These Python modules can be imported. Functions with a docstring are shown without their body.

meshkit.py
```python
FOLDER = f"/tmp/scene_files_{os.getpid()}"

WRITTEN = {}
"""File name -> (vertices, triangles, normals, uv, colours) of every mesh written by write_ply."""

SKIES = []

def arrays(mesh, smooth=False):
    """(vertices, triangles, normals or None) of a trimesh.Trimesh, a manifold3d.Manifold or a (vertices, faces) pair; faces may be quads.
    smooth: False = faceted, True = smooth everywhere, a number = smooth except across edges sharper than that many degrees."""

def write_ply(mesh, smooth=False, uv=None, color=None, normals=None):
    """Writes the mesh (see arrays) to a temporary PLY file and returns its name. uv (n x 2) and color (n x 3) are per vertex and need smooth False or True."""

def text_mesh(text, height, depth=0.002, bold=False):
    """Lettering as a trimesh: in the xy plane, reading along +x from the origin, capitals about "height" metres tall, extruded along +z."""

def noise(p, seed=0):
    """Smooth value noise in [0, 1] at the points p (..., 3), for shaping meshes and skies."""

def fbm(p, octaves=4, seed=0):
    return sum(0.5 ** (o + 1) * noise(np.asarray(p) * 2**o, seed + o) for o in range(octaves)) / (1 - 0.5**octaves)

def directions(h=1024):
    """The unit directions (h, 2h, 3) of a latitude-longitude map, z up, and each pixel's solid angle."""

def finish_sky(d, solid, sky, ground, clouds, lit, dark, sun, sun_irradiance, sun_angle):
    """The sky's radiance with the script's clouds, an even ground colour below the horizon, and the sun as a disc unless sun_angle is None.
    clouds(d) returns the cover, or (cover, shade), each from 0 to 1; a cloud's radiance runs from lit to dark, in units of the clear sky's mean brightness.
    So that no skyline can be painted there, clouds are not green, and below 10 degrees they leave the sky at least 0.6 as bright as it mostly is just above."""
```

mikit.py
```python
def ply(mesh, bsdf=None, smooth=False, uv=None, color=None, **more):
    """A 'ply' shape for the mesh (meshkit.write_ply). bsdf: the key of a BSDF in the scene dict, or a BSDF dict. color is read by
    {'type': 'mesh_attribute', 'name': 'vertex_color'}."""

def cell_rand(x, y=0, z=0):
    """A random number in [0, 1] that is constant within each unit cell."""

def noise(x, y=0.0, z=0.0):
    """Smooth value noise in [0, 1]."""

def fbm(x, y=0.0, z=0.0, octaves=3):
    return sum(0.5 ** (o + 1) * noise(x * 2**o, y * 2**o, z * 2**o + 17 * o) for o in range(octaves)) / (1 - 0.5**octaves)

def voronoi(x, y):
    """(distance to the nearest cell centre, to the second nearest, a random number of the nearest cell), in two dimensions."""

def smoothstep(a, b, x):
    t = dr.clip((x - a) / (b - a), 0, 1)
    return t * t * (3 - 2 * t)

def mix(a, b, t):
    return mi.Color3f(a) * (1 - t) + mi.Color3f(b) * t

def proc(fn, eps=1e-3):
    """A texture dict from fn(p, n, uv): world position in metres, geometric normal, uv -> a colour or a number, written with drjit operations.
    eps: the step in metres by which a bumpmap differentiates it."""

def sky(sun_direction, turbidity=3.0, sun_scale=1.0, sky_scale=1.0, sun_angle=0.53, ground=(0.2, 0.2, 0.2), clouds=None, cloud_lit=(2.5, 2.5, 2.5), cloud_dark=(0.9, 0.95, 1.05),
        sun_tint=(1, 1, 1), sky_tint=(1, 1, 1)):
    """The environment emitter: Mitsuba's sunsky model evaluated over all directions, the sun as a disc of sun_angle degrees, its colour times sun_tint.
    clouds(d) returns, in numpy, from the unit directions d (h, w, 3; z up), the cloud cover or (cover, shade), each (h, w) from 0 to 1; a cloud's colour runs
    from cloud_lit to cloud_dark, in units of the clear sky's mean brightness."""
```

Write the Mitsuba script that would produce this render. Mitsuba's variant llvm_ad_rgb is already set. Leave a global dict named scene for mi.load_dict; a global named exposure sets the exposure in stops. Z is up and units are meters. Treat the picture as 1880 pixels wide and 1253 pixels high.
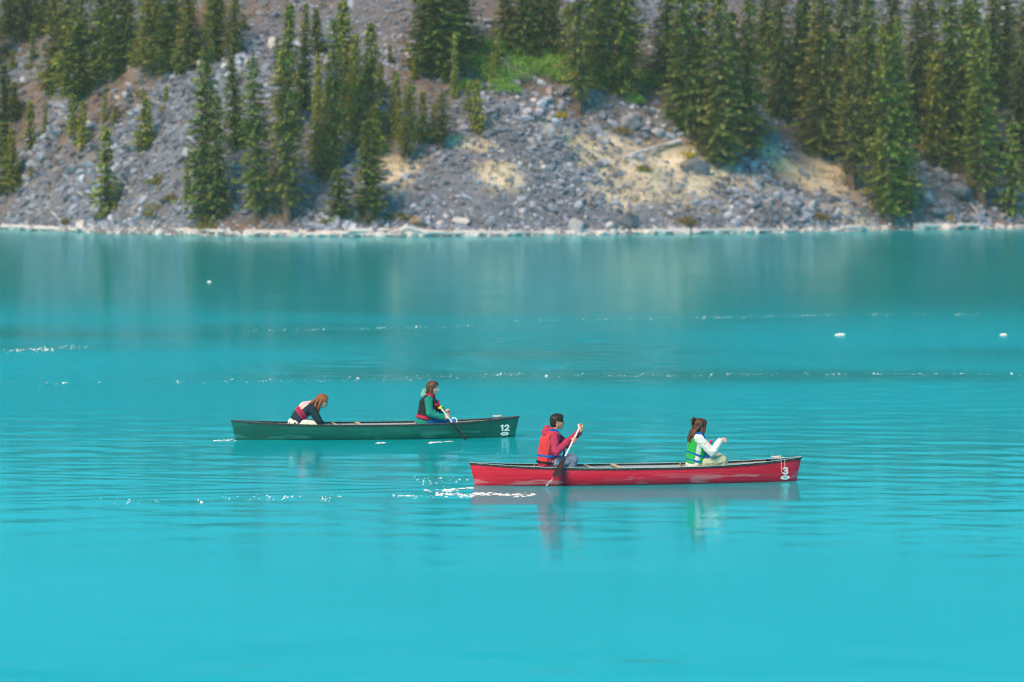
import math, random
import numpy as np, trimesh, manifold3d as m3
import shapely.affinity
import mitsuba as mi, drjit as dr
import mikit, meshkit

# ------------------------------------------------------------------ camera, sky, exposure
W0, H0, F0 = 1880.0, 1253.0, 7050.0            # photograph size and focal length in its pixels
CAM_H, HORIZON = 4.9, 307.0
PITCH = math.atan((H0 / 2 - HORIZON) / F0)
FWD = np.array([0, math.cos(PITCH), -math.sin(PITCH)])
UP = np.array([0, math.sin(PITCH), math.cos(PITCH)])
EYE = np.array([0.0, 0.0, CAM_H])
T = mi.ScalarTransform4f
exposure = 1.64
scene, labels = {}, {}
scene['camera'] = {'type': 'thinlens', 'fov': math.degrees(2 * math.atan(W0 / 2 / F0)), 'fov_axis': 'x',
                   'aperture_radius': 0.036, 'focus_distance': 63.0, 'near_clip': 0.5, 'far_clip': 9000.0,
                   'to_world': T().look_at(origin=EYE.tolist(), target=(EYE + FWD * 10).tolist(), up=[0, 0, 1])}
scene['sky'] = mikit.sky([-0.40, -0.62, 0.72], turbidity=3.5, sun_scale=0.86, sun_angle=30.0, sky_scale=1.42,
                         sun_tint=(1.26, 0.93, 0.80), sky_tint=(0.22, 1.0, 0.96), ground=(0.1, 0.2, 0.2))

# ------------------------------------------------------------------ helpers
rng = np.random.default_rng(7)


def numbered(name):
    if name not in scene and not any(k.startswith(name + '__') for k in scene):
        return name
    i = 1
    while f'{name}_{i:03d}' in scene or f'{name}_{i:03d}' in labels or any(k.startswith(f'{name}_{i:03d}__') for k in scene):
        i += 1
    return f'{name}_{i:03d}'


TAKEN = {}


def fresh(name):
    n = TAKEN.get(name, 0)
    TAKEN[name] = n + 1
    return name if n == 0 else f'{name}_{n:03d}'


_ONES = 'first second third fourth fifth sixth seventh eighth ninth tenth eleventh twelfth thirteenth fourteenth fifteenth sixteenth seventeenth eighteenth nineteenth'.split()
_TENS = {20: ('twentieth', 'twenty'), 30: ('thirtieth', 'thirty'), 40: ('fortieth', 'forty'), 50: ('fiftieth', 'fifty'), 60: ('sixtieth', 'sixty')}


def nth(i):
    """The ordinal word of the index i, counted from 0."""
    i += 1
    if i < 20:
        return _ONES[i - 1]
    t = i // 10 * 10
    return _TENS[t][0] if i == t else f'{_TENS[t][1]}-{_ONES[i - t - 1]}'


def thing(name, label, cat, group=None):
    key = fresh(name)
    labels[key] = {'label': label, 'category': cat}
    if group:
        labels[key]['group'] = group
    return key


def put(key, mesh, bsdf, smooth=False, color=None, **more):
    scene[key] = mikit.ply(mesh, bsdf, smooth, color=color, **more)
    return key


def part(holder, name, mesh, bsdf, smooth=False, color=None, label=None, kind=None, **more):
    key = fresh(f'{holder}__{name}')
    put(key, mesh, bsdf, smooth, color, **more)
    d = {}
    if label:
        d['label'] = label
    if kind:
        d['kind'] = kind
    if d:
        labels[key] = d
    return key


def tm(man):
    m = man.to_mesh()
    return trimesh.Trimesh(np.array(m.vert_properties[:, :3], float), np.array(m.tri_verts), process=False)


def manifold(mesh):
    return m3.Manifold(m3.Mesh(np.asarray(mesh.vertices, np.float32), np.asarray(mesh.faces, np.uint32)))


def ray_dir(px, py):
    return FWD + np.array([1, 0, 0]) * (px - W0 / 2) / F0 + UP * (H0 / 2 - py) / F0


def on_water(px, py, z=0.0):
    d = ray_dir(px, py)
    return EYE + d * ((z - CAM_H) / d[2])


# ------------------------------------------------------------------ materials
def bs(name, d):
    scene[name] = d
    return name


def matte(name, rgb, rough=0.7, spec=0.3, **more):
    return bs(name, {'type': 'twosided', 'bsdf': {'type': 'principled', 'base_color': {'type': 'rgb', 'value': list(rgb)}, 'roughness': rough, 'specular': spec, **more}})


def vcol(name, rough=0.8, spec=0.2):
    return bs(name, {'type': 'twosided', 'bsdf': {'type': 'principled', 'base_color': {'type': 'mesh_attribute', 'name': 'vertex_color'}, 'roughness': rough, 'specular': spec}})


VC = vcol('vertex_painted', 0.85, 0.2)
scene['needles'] = {'type': 'twosided', 'bsdf': {'type': 'diffuse', 'reflectance': {'type': 'mesh_attribute', 'name': 'vertex_color'}}}


def bark_fn(p, n, uv):
    k = mikit.fbm(p.x * 9, p.y * 9, p.z * 2.2)
    return mikit.mix((0.08, 0.06, 0.05), (0.20, 0.165, 0.14), mikit.smoothstep(0.3, 0.7, k))


scene['bark'] = {'type': 'diffuse', 'reflectance': mikit.proc(bark_fn)}


def drift_fn(p, n, uv):
    k = mikit.fbm(p.x * 1.2, p.y * 7, p.z * 9)
    s = mikit.fbm(p.x * .7 + 9, p.y * .7, p.z * 2)
    return mikit.mix(mikit.mix((0.60, 0.56, 0.55), (0.86, 0.83, 0.83), k), (0.34, 0.24, 0.19), mikit.smoothstep(.60, .75, s) * .7)


scene['driftwood'] = {'type': 'diffuse', 'reflectance': mikit.proc(drift_fn)}


def rockfn(a, b, lichen):
    def fn(p, n, uv):
        k = mikit.fbm(p.x * 2.3, p.y * 2.3, p.z * 2.3, 4)
        s = mikit.noise(p.x * 9, p.y * 9, p.z * 9)
        c = mikit.mix(a, b, mikit.smoothstep(.28, .72, k * .8 + s * .2))
        return mikit.mix(c, lichen, mikit.smoothstep(.62, .74, mikit.fbm(p.x * 1.1 + 31, p.y * 1.1, p.z * 1.1 + 5)) * .55)
    return fn


ROCKS = []
for i, (a, b, l) in enumerate([((.13, .15, .19), (.30, .34, .41), (.33, .31, .22)),
                               ((.24, .27, .33), (.46, .50, .57), (.40, .40, .36)),
                               ((.09, .10, .14), (.20, .23, .28), (.22, .19, .12)),
                               ((.48, .49, .51), (.76, .76, .78), (.62, .59, .52)),
                               ((.24, .17, .13), (.44, .36, .30), (.45, .30, .18))]):
    scene[f'rock_{"abcde"[i]}'] = {'type': 'diffuse', 'reflectance': mikit.proc(rockfn(a, b, l))}
    ROCKS.append(f'rock_{"abcde"[i]}')

# ------------------------------------------------------------------ terrain
SHX, SHP = [-200, 0, 180, 400, 600, 800, 1000, 1150, 1400, 1700, 1880, 2100], [419, 421, 428, 434, 435, 434.5, 433, 431, 428, 422, 420, 419]
_sh = np.array([on_water(a, b) for a, b in zip(SHX, SHP)])


def shore_y(x):
    return np.interp(x, _sh[:, 0], _sh[:, 1]) + 0.5 * np.sin(x * .9) + .25 * np.sin(x * 2.3 + 1)


def fb(x, y, s, o=3, seed=0):
    return meshkit.fbm(np.stack([x / s, y / s, np.zeros_like(x)], -1), o, seed) - .5


def ground(x, y):
    x, y = np.broadcast_arrays(np.asarray(x, float), np.asarray(y, float))
    t = y - shore_y(x)
    smooth_t = y - np.interp(x, _sh[:, 0], _sh[:, 1])
    tt = np.maximum(t, 0)
    tt = np.maximum(tt * np.exp(-tt / 2.5) + smooth_t * (1 - np.exp(-tt / 2.5)), 0)
    slope = 0.60 - 0.10 * np.tanh((x + 2) / 14) * np.exp(-((tt - 6) / 16) ** 2)
    z = .38 * (1 - np.exp(-tt / .5)) + slope * np.maximum(tt - .8, 0)
    cap = 23.0 + 1.2 * np.sin(x * .06 + 1) + 1.5 * np.sin(x * .017)
    z = np.where(z < cap - 6, z, cap - 6 + 6 * (1 - np.exp(-np.maximum(z - cap + 6, 0) / 6)))
    amp = np.clip(tt / 4, 0, 1)
    z = z + amp * (2.6 * fb(x, y, 11, 2, 1) + .9 * fb(x, y, 2.6, 3, 2))
    z = z - 3.0 * np.exp(-((x - 22) / 7.0) ** 2) * np.exp(-((tt - 14) / 7.0) ** 2) * 0.3
    return np.where(t > 0, z, np.maximum(.5 * t, -2.5))


YS = np.arange(255, 460, .15)


def on_ground(px, py):
    d = ray_dir(px, py)
    s = YS / d[1]
    P = EYE + d * s[:, None]
    hit = np.nonzero(P[:, 2] < ground(P[:, 0], P[:, 1]))[0]
    i = hit[0] if len(hit) else len(YS) - 1
    p = P[i].copy()
    p[2] = ground(p[0], p[1])
    return p


def to_px(P):
    v = np.asarray(P) - EYE
    w = v @ FWD
    return np.stack([W0 / 2 + F0 * v[..., 0] / w, H0 / 2 - F0 * (v @ UP) / w], -1)


# patches of ground cover, as (pixel x, pixel y, half width px, half height px) put on the hill
DRY = [on_ground(*a).tolist() + [b, c] for a, b, c in [((1090, 290), 2.6, 3.0), ((1170, 330), 3.4, 3.2), ((1060, 265), 3.4, 2), ((1330, 320), 3.6, 3.0), ((1440, 305), 4, 1.8), ((1250, 320), 3.2, 3.0),
       ((1500, 335), 3, 2.2), ((730, 320), 1.7, 2.2), ((920, 322), 1.7, 2.2), ((880, 270), 1.6, 1.0), ((840, 262), 1.2, .8), ((1560, 395), 2.2, 1.2), ((1540, 320), 3, 1.5), ((1180, 285), 4, 1.2), ((1120, 355), 2, 1.5)]]
EARTH = [on_ground(*a).tolist() + [b, c] for a, b, c in [((50, 210), 5, 7), ((170, 185), 4, 3), ((250, 135), 8, 5), ((20, 60), 5, 5), ((1200, 180), 6, 3), ((780, 155), 5, 4), ((960, 150), 7, 4), ((1400, 285), 8, 3), ((1250, 275), 4, 2), ((1560, 340), 5, 4),
         ((1780, 310), 9, 5), ((1800, 400), 5, 1.0), ((470, 410), 6, .7), ((1620, 405), 3, .7), ((730, 290), 3, 2), ((1700, 250), 12, 12), ((330, 60), 12, 6), ((880, 110), 8, 6), ((1100, 100), 14, 8), ((1580, 200), 12, 12)]]


def cover(patches, x, y):
    m = np.zeros_like(x)
    for px, py, _, a, b in patches:
        m = np.maximum(m, np.exp(-((x - px) / a) ** 2 - ((y - py) / b) ** 2))
    return m


def grid(xs, ys):
    X, Y = np.meshgrid(xs, ys)
    n, m = len(xs), len(ys)
    i = np.arange((m - 1) * (n - 1))
    r, c = i // (n - 1), i % (n - 1)
    a = r * n + c
    f = np.vstack([np.stack([a, a + 1, a + n + 1], 1), np.stack([a, a + n + 1, a + n], 1)])
    return X.ravel(), Y.ravel(), f


gx, gy, gf = grid(np.concatenate([np.linspace(-900, -70, 24), np.arange(-66, 66.1, .4), np.linspace(70, 900, 24)]),
                  np.concatenate([np.arange(258, 345, .4), np.arange(345, 400, 2.0), np.linspace(400, 1500, 30)]))
gz = ground(gx, gy)
e = np.clip(cover(EARTH, gx, gy) + fb(gx, gy, 6, 3, 9) * .9, 0, 1)
d_ = np.clip(cover(DRY, gx, gy) * 1.5 + fb(gx, gy, 2, 3, 4) * 1.2 - .25, 0, 1)
gcol = np.array([.15, .175, .22]) * (1 + .5 * fb(gx, gy, 1.2, 3, 5))[:, None]
gcol = gcol * (1 - e[:, None]) + np.array([.16, .12, .10]) * (1 + .8 * fb(gx, gy, .8, 3, 8))[:, None] * e[:, None]
gcol = gcol * (1 - d_[:, None]) + np.array([.56, .52, .40]) * (1 + 1.1 * fb(gx, gy, .9, 3, 6))[:, None] * d_[:, None]
put('hillside', (np.stack([gx, gy, gz], 1), gf), VC, True, np.clip(gcol, .02, .9))
labels['hillside'] = {'label': 'rocky hillside of grey scree, brown earth and pale dry grass rising from the lake', 'kind': 'structure'}

# ------------------------------------------------------------------ water
def rows(a, b, s0, s1):
    out, y = [], a
    while y < b:
        out.append(y)
        y += s0 + (s1 - s0) * (y - a) / (b - a)
    return out


def ripples(X, Y):
    """Height of the lake: many small crossing ripples, rougher and calmer patches, the canoes' wakes."""
    r = np.random.default_rng(3)
    z = np.zeros_like(X)
    for i in range(90):
        lam = .34 * 6.0 ** r.random()
        ang = r.normal(math.pi / 2, .62)
        k = 2 * math.pi / lam
        z += RIPPLE / k * np.clip((lam - .5) * 2.2 - (Y - 75) / 120, 0, 1) ** np.where(Y > 75, 1, 0) * np.sin(k * (np.cos(ang) * X + np.sin(ang) * Y) + r.random() * 6.28)
    n = meshkit.fbm(np.stack([X / 17, Y / 12, X * 0], -1), 3, 8)
    z *= .35 + 2.6 * np.clip(n - .33, 0, 1)
    step = lambda a, b: np.clip((Y - a) / (b - a), 0, 1) ** 2 * (3 - 2 * np.clip((Y - a) / (b - a), 0, 1))  # noqa: E731
    wob = 9 * (meshkit.fbm(np.stack([X / 22, Y / 40, X * 0 + 4], -1), 2, 12) - .5)
    z *= 1 + .6 * step(68 + wob, 84 + wob) * (1 - step(100 + 2 * wob, 135 + 2 * wob)) - .25 * (1 - step(42, 56))      # the breeze ruffles the middle of the lake, the lee of the shore lies calm
    boat = np.exp(-((X - 2.6) / 3.2) ** 2 - ((Y - 57.0) / 4.5) ** 2) + np.exp(-((X + 2) / 4) ** 2 - ((Y - 66.5) / 3) ** 2)
    z *= 1 - .5 * np.clip(boat, 0, 1)
    for (sx, sy, ph) in ((-.6, 58.8, 0), (-5.0, 68.6, 2)):          # wakes spreading behind the canoes
        u, v = -(X - sx), Y - sy
        arm = np.abs(v) - .30 * np.maximum(u, 0)
        pack = np.exp(-(arm / .8) ** 2) * np.clip(u / 1.5, 0, 1) * np.exp(-np.maximum(u, 0) / 9)
        z += .0032 * pack * np.sin(2 * math.pi * arm / .62 + ph)
        turb = np.exp(-((v + .35) / .8) ** 2 - ((X - sx - .4) / 1.5) ** 2)
        z += .0035 * turb * np.sin(X * 7 + ph) * np.sin(Y * 10 + 2 * np.sin(X * 3))
    return z


def sheet(xs, ys, fade):
    X, Y, f = grid(np.asarray(xs, float), np.asarray(ys, float))
    return np.stack([X, Y, ripples(X, Y) * fade(X, Y)], 1), f


RIPPLE = .0015
NX, FX = 17.6, 46.0
side = lambda X, lim: np.clip((lim - np.abs(X)) / 2, 0, 1)  # noqa: E731
flat = lambda X, Y: X * 0  # noqa: E731
pieces = [sheet(np.linspace(-NX, NX, 320), rows(30, 100, .06, .10) + [100], lambda X, Y: side(X, NX) * np.clip((Y - 30) / 2, 0, 1)),
          sheet(np.linspace(-FX, FX, 340), rows(100, 308, .17, .34) + [308], lambda X, Y: side(X, FX) * np.where(Y > 100.01, 1, side(X, NX))),
          sheet([-900, -300, -100, -NX], [30, 60, 100], flat), sheet([NX, 100, 300, 900], [30, 60, 100], flat),
          sheet([-900, -300, -100, -FX], [100, 200, 308], flat), sheet([FX, 100, 300, 900], [100, 200, 308], flat),
          sheet([-900, -100, 0, 100, 900], [-900, -100, 0, 30], flat), sheet([-900, -100, 0, 100, 900], [308, 335], flat)]
wf, wo = [], 0
for v, f in pieces:
    wf.append(f + wo)
    wo += len(v)
wv = np.vstack([v for v, _ in pieces])


def water_fn(p, n, uv):
    k = mikit.fbm(p.x / 14, p.y / 22, 3.0)
    return mikit.mix((.0004, .40, .47), (.0004, .46, .54), k)


def ruffle_fn(p, n, uv):
    """How far the breeze roughens the surface with ripples too fine to model: the open middle of the lake, in drifting patches."""
    w = 26 * (mikit.fbm(p.x / 30, p.y / 34, 1.0) - .5)
    mid = mikit.smoothstep(63, 80, p.y + w * .5) * mikit.smoothstep(165, 98, p.y + w * 1.4)
    return .05 + .8 * mid * mikit.smoothstep(.12, .50, mikit.fbm(p.x / 16 + 3, p.y / 9, 6.0)) + .26 * mikit.smoothstep(53, 46, p.y + w * .2) * mikit.smoothstep(.3, .6, mikit.fbm(p.x / 5, p.y / 3, 2.0))


def wet(alpha):
    return {'type': 'roughplastic', 'distribution': 'ggx', 'alpha': alpha, 'int_ior': 1.333, 'nonlinear': False, 'diffuse_reflectance': mikit.proc(water_fn), 'specular_reflectance': {'type': 'rgb', 'value': [.66, 1.0, 1.0]}}


scene['lake_surface'] = {'type': 'blendbsdf', 'weight': .88, 'bsdf_0': {'type': 'diffuse', 'reflectance': mikit.proc(water_fn)},
                         'bsdf_1': {'type': 'blendbsdf', 'weight': mikit.proc(ruffle_fn), 'bsdf_0': wet(.010), 'bsdf_1': wet(.075)}}
put('water', (wv, np.vstack(wf)), 'lake_surface', True)
labels['water'] = {'label': 'calm opaque turquoise glacial lake with small ripples and soft reflections', 'kind': 'structure'}

# ------------------------------------------------------------------ rocks
_ICO = [trimesh.creation.icosphere(subdivisions=s) for s in (0, 1, 2)]


def rock_mesh(r, level, seed, squash=(1, .9, .65), cut=5):
    """A stone broken along flat faces: a sphere planed by random cuts, then slightly roughened."""
    g = np.random.default_rng(seed)
    m = _ICO[level]
    v = m.vertices.copy()
    for _ in range(cut):
        n = g.normal(size=3)
        n /= np.linalg.norm(n)
        h = g.uniform(.45, .8)
        over = v @ n - h
        v -= np.where(over > 0, over, 0)[:, None] * n
    v *= 1 + .10 * g.normal(size=(len(v), 1)) * (1 if level == 0 else .45)
    v *= np.array(squash) * g.uniform(.75, 1.25, 3) * r
    a = g.uniform(0, 6.28)
    c, s = math.cos(a), math.sin(a)
    return v @ np.array([[c, s, 0], [-s, c, 0], [0, 0, 1]]), m.faces


def scatter_rocks(pts, sizes, cols, seed, level=0):
    protos = [rock_mesh(1.0, level, seed + i) for i in range(24)]
    V, F, C, o = [], [], [], 0
    g = np.random.default_rng(seed)
    for p, r, c in zip(pts, sizes, cols):
        v, f = protos[g.integers(24)]
        t = g.normal(0, .35, 2)
        vv = v * r
        vv = vv + np.stack([np.zeros(len(v)), np.zeros(len(v)), vv[:, 0] * t[0] + vv[:, 1] * t[1]], 1)
        V.append(vv + p)
        F.append(f + o)
        C.append(np.tile(c, (len(v), 1)))
        o += len(v)
    return (np.vstack(V), np.vstack(F)), np.clip(np.vstack(C), 0.02, .9)


PAL = np.array([[.17, .21, .29], [.25, .30, .40], [.33, .39, .49], [.11, .14, .19], [.27, .26, .27], [.42, .47, .56]])


def stone_cols(n, g, w=(.28, .28, .16, .16, .07, .05)):
    c = PAL[g.choice(len(PAL), n, p=np.array(w) / sum(w))]
    return c * g.uniform(.75, 1.25, (n, 1))


g = np.random.default_rng(21)
N = 46000
sx = g.uniform(-48, 48, N)
st = 44 * g.random(N) ** 1.15 + .6
sy = shore_y(sx) + st
keep = g.random(N) > np.clip(cover(EARTH, sx, sy) * .72 + cover(DRY, sx, sy) * .42 + fb(sx, sy, 5, 3, 9) * .5, 0, .93)
sx, sy = sx[keep], sy[keep]
size = np.clip(np.exp(g.normal(-1.78, .45, len(sx)) + 1.1 * fb(sx, sy, 6, 2, 51) + .5 * fb(sx * 3, sy, 9, 2, 52)), .08, .62)      # coarser and finer chutes
cols = stone_cols(len(sx), g)
tint = fb(sx, sy, 4, 2, 30)
cols *= (1 + .9 * tint)[:, None]
mesh, col = scatter_rocks(np.stack([sx, sy, ground(sx, sy) + size * .25], 1), size, cols, 100)
put('scree', mesh, VC, False, col)
labels['scree'] = {'label': 'loose grey and bluish broken stones covering the slope above the shore', 'category': 'scree', 'kind': 'stuff'}

# boulders named one by one: (px, py at base, width px, rock tone, label)
BIG = [(1150, 416, 58, 2, 'large dark brown boulder at the waterline right of the pale triangular rock', (1, .8, .75)),
       (1056, 424, 40, 1, 'pale triangular boulder at the water edge beside the long driftwood log', (1, .8, .95)),
       (1120, 421, 34, 3, 'pale pointed rock behind the driftwood log, next to the dark brown boulder', (1, .8, .8)),
       (1175, 428, 16, 2, 'small blackish rock at the waterline just right of the dark brown boulder', (1, 1, .9)),
       (1158, 236, 46, 0, 'dark grey block-shaped boulder on the slope below the middle trees', (1, .9, 1)),
       (1208, 252, 32, 1, 'flat grey boulder left of the base of the large right-hand tree group', (1, .9, .7)),
       (1275, 318, 54, 2, 'long dark boulder at the foot of the tree in the right centre', (1.2, .7, .6)),
       (1002, 192, 36, 1, 'light grey block of stone below the bright green shrubs', (1, .9, .8)),
       (1032, 176, 30, 0, 'bluish boulder just left of the thin bare-trunked tree', (1, .9, .8)),
       (968, 214, 28, 1, 'grey rounded boulder on the crest of the central rock mound', (1, .9, .8)),
       (1006, 246, 34, 1, 'light grey block boulder low on the central rock mound', (1, .8, .9)),
       (1106, 218, 22, 0, 'upright slate-blue boulder below the central trees', (1, .9, 1.1)),
       (735, 285, 38, 1, 'light boulder among the small trees left of centre', (1, .9, .7)),
       (655, 290, 26, 0, 'grey boulder behind the leaning pair of shore trees', (1, .9, .7)),
       (413, 130, 22, 3, 'pale rounded boulder high on the slope at upper left', (1, .9, .8)),
       (456, 122, 22, 3, 'pale boulder right beside another on the upper left slope', (1, .9, .8)),
       (352, 285, 46, 1, 'wide flat-topped pale boulder left of the tall shore tree', (1.2, .9, .5)),
       (216, 184, 16, 3, 'small whitish boulder on the brown earth at upper left', (1, .9, .8)),
       (165, 233, 18, 3, 'pale block near the thin young firs at left', (1, .9, .9)),
       (240, 228, 16, 1, 'greyish boulder left of the small cone-shaped fir', (1, .9, .9)),
       (92, 272, 34, 2, 'dark flat boulder on the left slope', (1.1, .9, .6)),
       (505, 88, 34, 3, 'pale cluster-like boulder at the top left of centre', (1, .9, .9)),
       (570, 32, 24, 1, 'grey boulder beside the tree tops at the upper edge', (1, .9, .8)),
       (600, 122, 24, 1, 'flat grey slab between two trees at upper centre-left', (1.2, .9, .5)),
       (596, 155, 20, 3, 'pale slab under the flat grey slab at upper centre-left', (1.2, .9, .5)),
       (846, 230, 22, 1, 'light boulder right of the brownish young trees', (1, .9, .8)),
       (895, 252, 34, 2, 'dark boulder at the top left of the grey rock fan', (1.1, .9, .7)),
       (905, 44, 40, 1, 'long tilted slab near the top right of the big fir cluster', (1.3, .9, .4)),
       (1490, 385, 28, 1, 'rounded light grey boulder near the right shore', (1, .9, .9)),
       (1455, 388, 30, 0, 'grey boulder left of the rounded light boulder on the right shore', (1, .9, .8)),
       (1528, 392, 30, 0, 'slate boulder right of the rounded light boulder on the right shore', (1, .9, .7)),
       (1757, 362, 60, 2, 'big dark boulder between tree trunks at lower right', (1.1, .9, .75)),
       (1700, 372, 44, 1, 'grey boulder right of the broad shore firs', (1, .9, .8)),
       (1712, 396, 40, 0, 'bluish boulder low on the right shore by the spruce foot', (1, .9, .7)),
       (1820, 360, 36, 0, 'grey-blue boulder between the two far right trunks', (1, .9, .8)),
       (765, 416, 26, 4, 'orange-brown stained rock at the shore behind the driftwood', (1, .9, 1)),
       (846, 414, 36, 3, 'pale greenish boulder right of the orange-brown stained rock', (1, .9, .75)),
       (900, 416, 26, 1, 'round grey-green boulder above the middle driftwood', (1, .9, .9)),
       (810, 416, 26, 3, 'low pale boulder next to the orange-brown stained rock', (1, .9, .7)),
       (180, 404, 32, 0, 'grey boulder at the shore below the slender single fir', (1, .9, .9)),
       (215, 412, 30, 0, 'sloping slab at the shore right of the slender single fir', (1, .9, .9)),
       (288, 398, 20, 0, 'small upright grey rock on the mossy mound by the left shore', (1, .9, .9)),
       (150, 425, 36, 3, 'large whitish boulder at the left water edge', (1, .9, .9)),
       (420, 434, 22, 3, 'rounded white boulder at the waterline right of the mossy bank', (1, .9, 1.1)),
       (845, 378, 22, 2, 'dark stone in the middle of the grey rock fan', (1, .9, .8)),
       (1010, 372, 24, 2, 'dark stone at the foot of the grey rock fan', (1, .9, .8))]
taken = []
for px, py, wpx, tone, lab, sq in BIG:
    p = on_ground(px, py)
    r = wpx / 2 * p[1] / F0 * .88
    k = thing('boulder', lab, 'boulder')
    v, f = rock_mesh(r, 2, int(px * 7 + py), sq, 7)
    put(k, (v + p + [0, 0, r * sq[2] * .45], f), ROCKS[tone], 28)
    taken.append((p[0], p[1], r))
ZONES = [((20, 340, 300, 400), 34, 'of the lower left scree', 'boulders in the lower left scree', .13),
         ((200, 150, 380, 290), 26, 'of the upper left slope', 'boulders on the upper left slope', .13),
         ((230, 290, 440, 395), 30, 'of the rocks before the left shore trees', 'boulders below the left shore trees', .15),
         ((480, 20, 760, 100), 26, 'of the talus at top left centre', 'boulders on the upper talus', .13),
         ((720, 280, 1000, 405), 46, 'of the central rock fan', 'boulders in the central rock fan', .12),
         ((1000, 330, 1400, 410), 36, 'of the scree right of centre', 'boulders above the right centre shore', .12),
         ((930, 170, 1220, 260), 26, 'of the mound below the middle trees', 'boulders below the middle trees', .14),
         ((1560, 340, 1880, 400), 16, 'of the ground under the right trees', 'boulders among the right tree feet', .14)]
g = np.random.default_rng(5)
for (x0, y0, x1, y1), n, lab, grp, sz in ZONES:
    done = 0
    for _ in range(n * 6):
        if done >= n:
            break
        p = on_ground(g.uniform(x0, x1), g.uniform(y0, y1))
        r = sz * 1.75 * math.exp(g.normal(0, .30))
        if any((p[0] - a) ** 2 + (p[1] - b) ** 2 < (r * .8 + c) ** 2 for a, b, c in taken):
            continue
        taken.append((p[0], p[1], r))
        done += 1
        tone = int(g.choice(4, p=[.4, .33, .17, .10]))
        qx = to_px(p)
        third = 'left right middle'.split()[0 if qx[0] < x0 + (x1 - x0) / 3 else 1 if qx[0] > x1 - (x1 - x0) / 3 else 2]
        level = 'upper' if qx[1] < (y0 + y1) / 2 else 'lower'
        k = thing('boulder', f'{"slate-blue,light grey,dark,whitish".split(",")[tone]} {"large" if r > sz * 1.95 else "small" if r < sz * 1.5 else "mid-sized"} boulder, {level} {third} {lab}', 'boulder', grp)
        v, f = rock_mesh(r, 1, int(g.integers(1 << 30)), (1, .9, .7), 6)
        put(k, (v + p + [0, 0, r * .3], f), ROCKS[tone], False)

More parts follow.
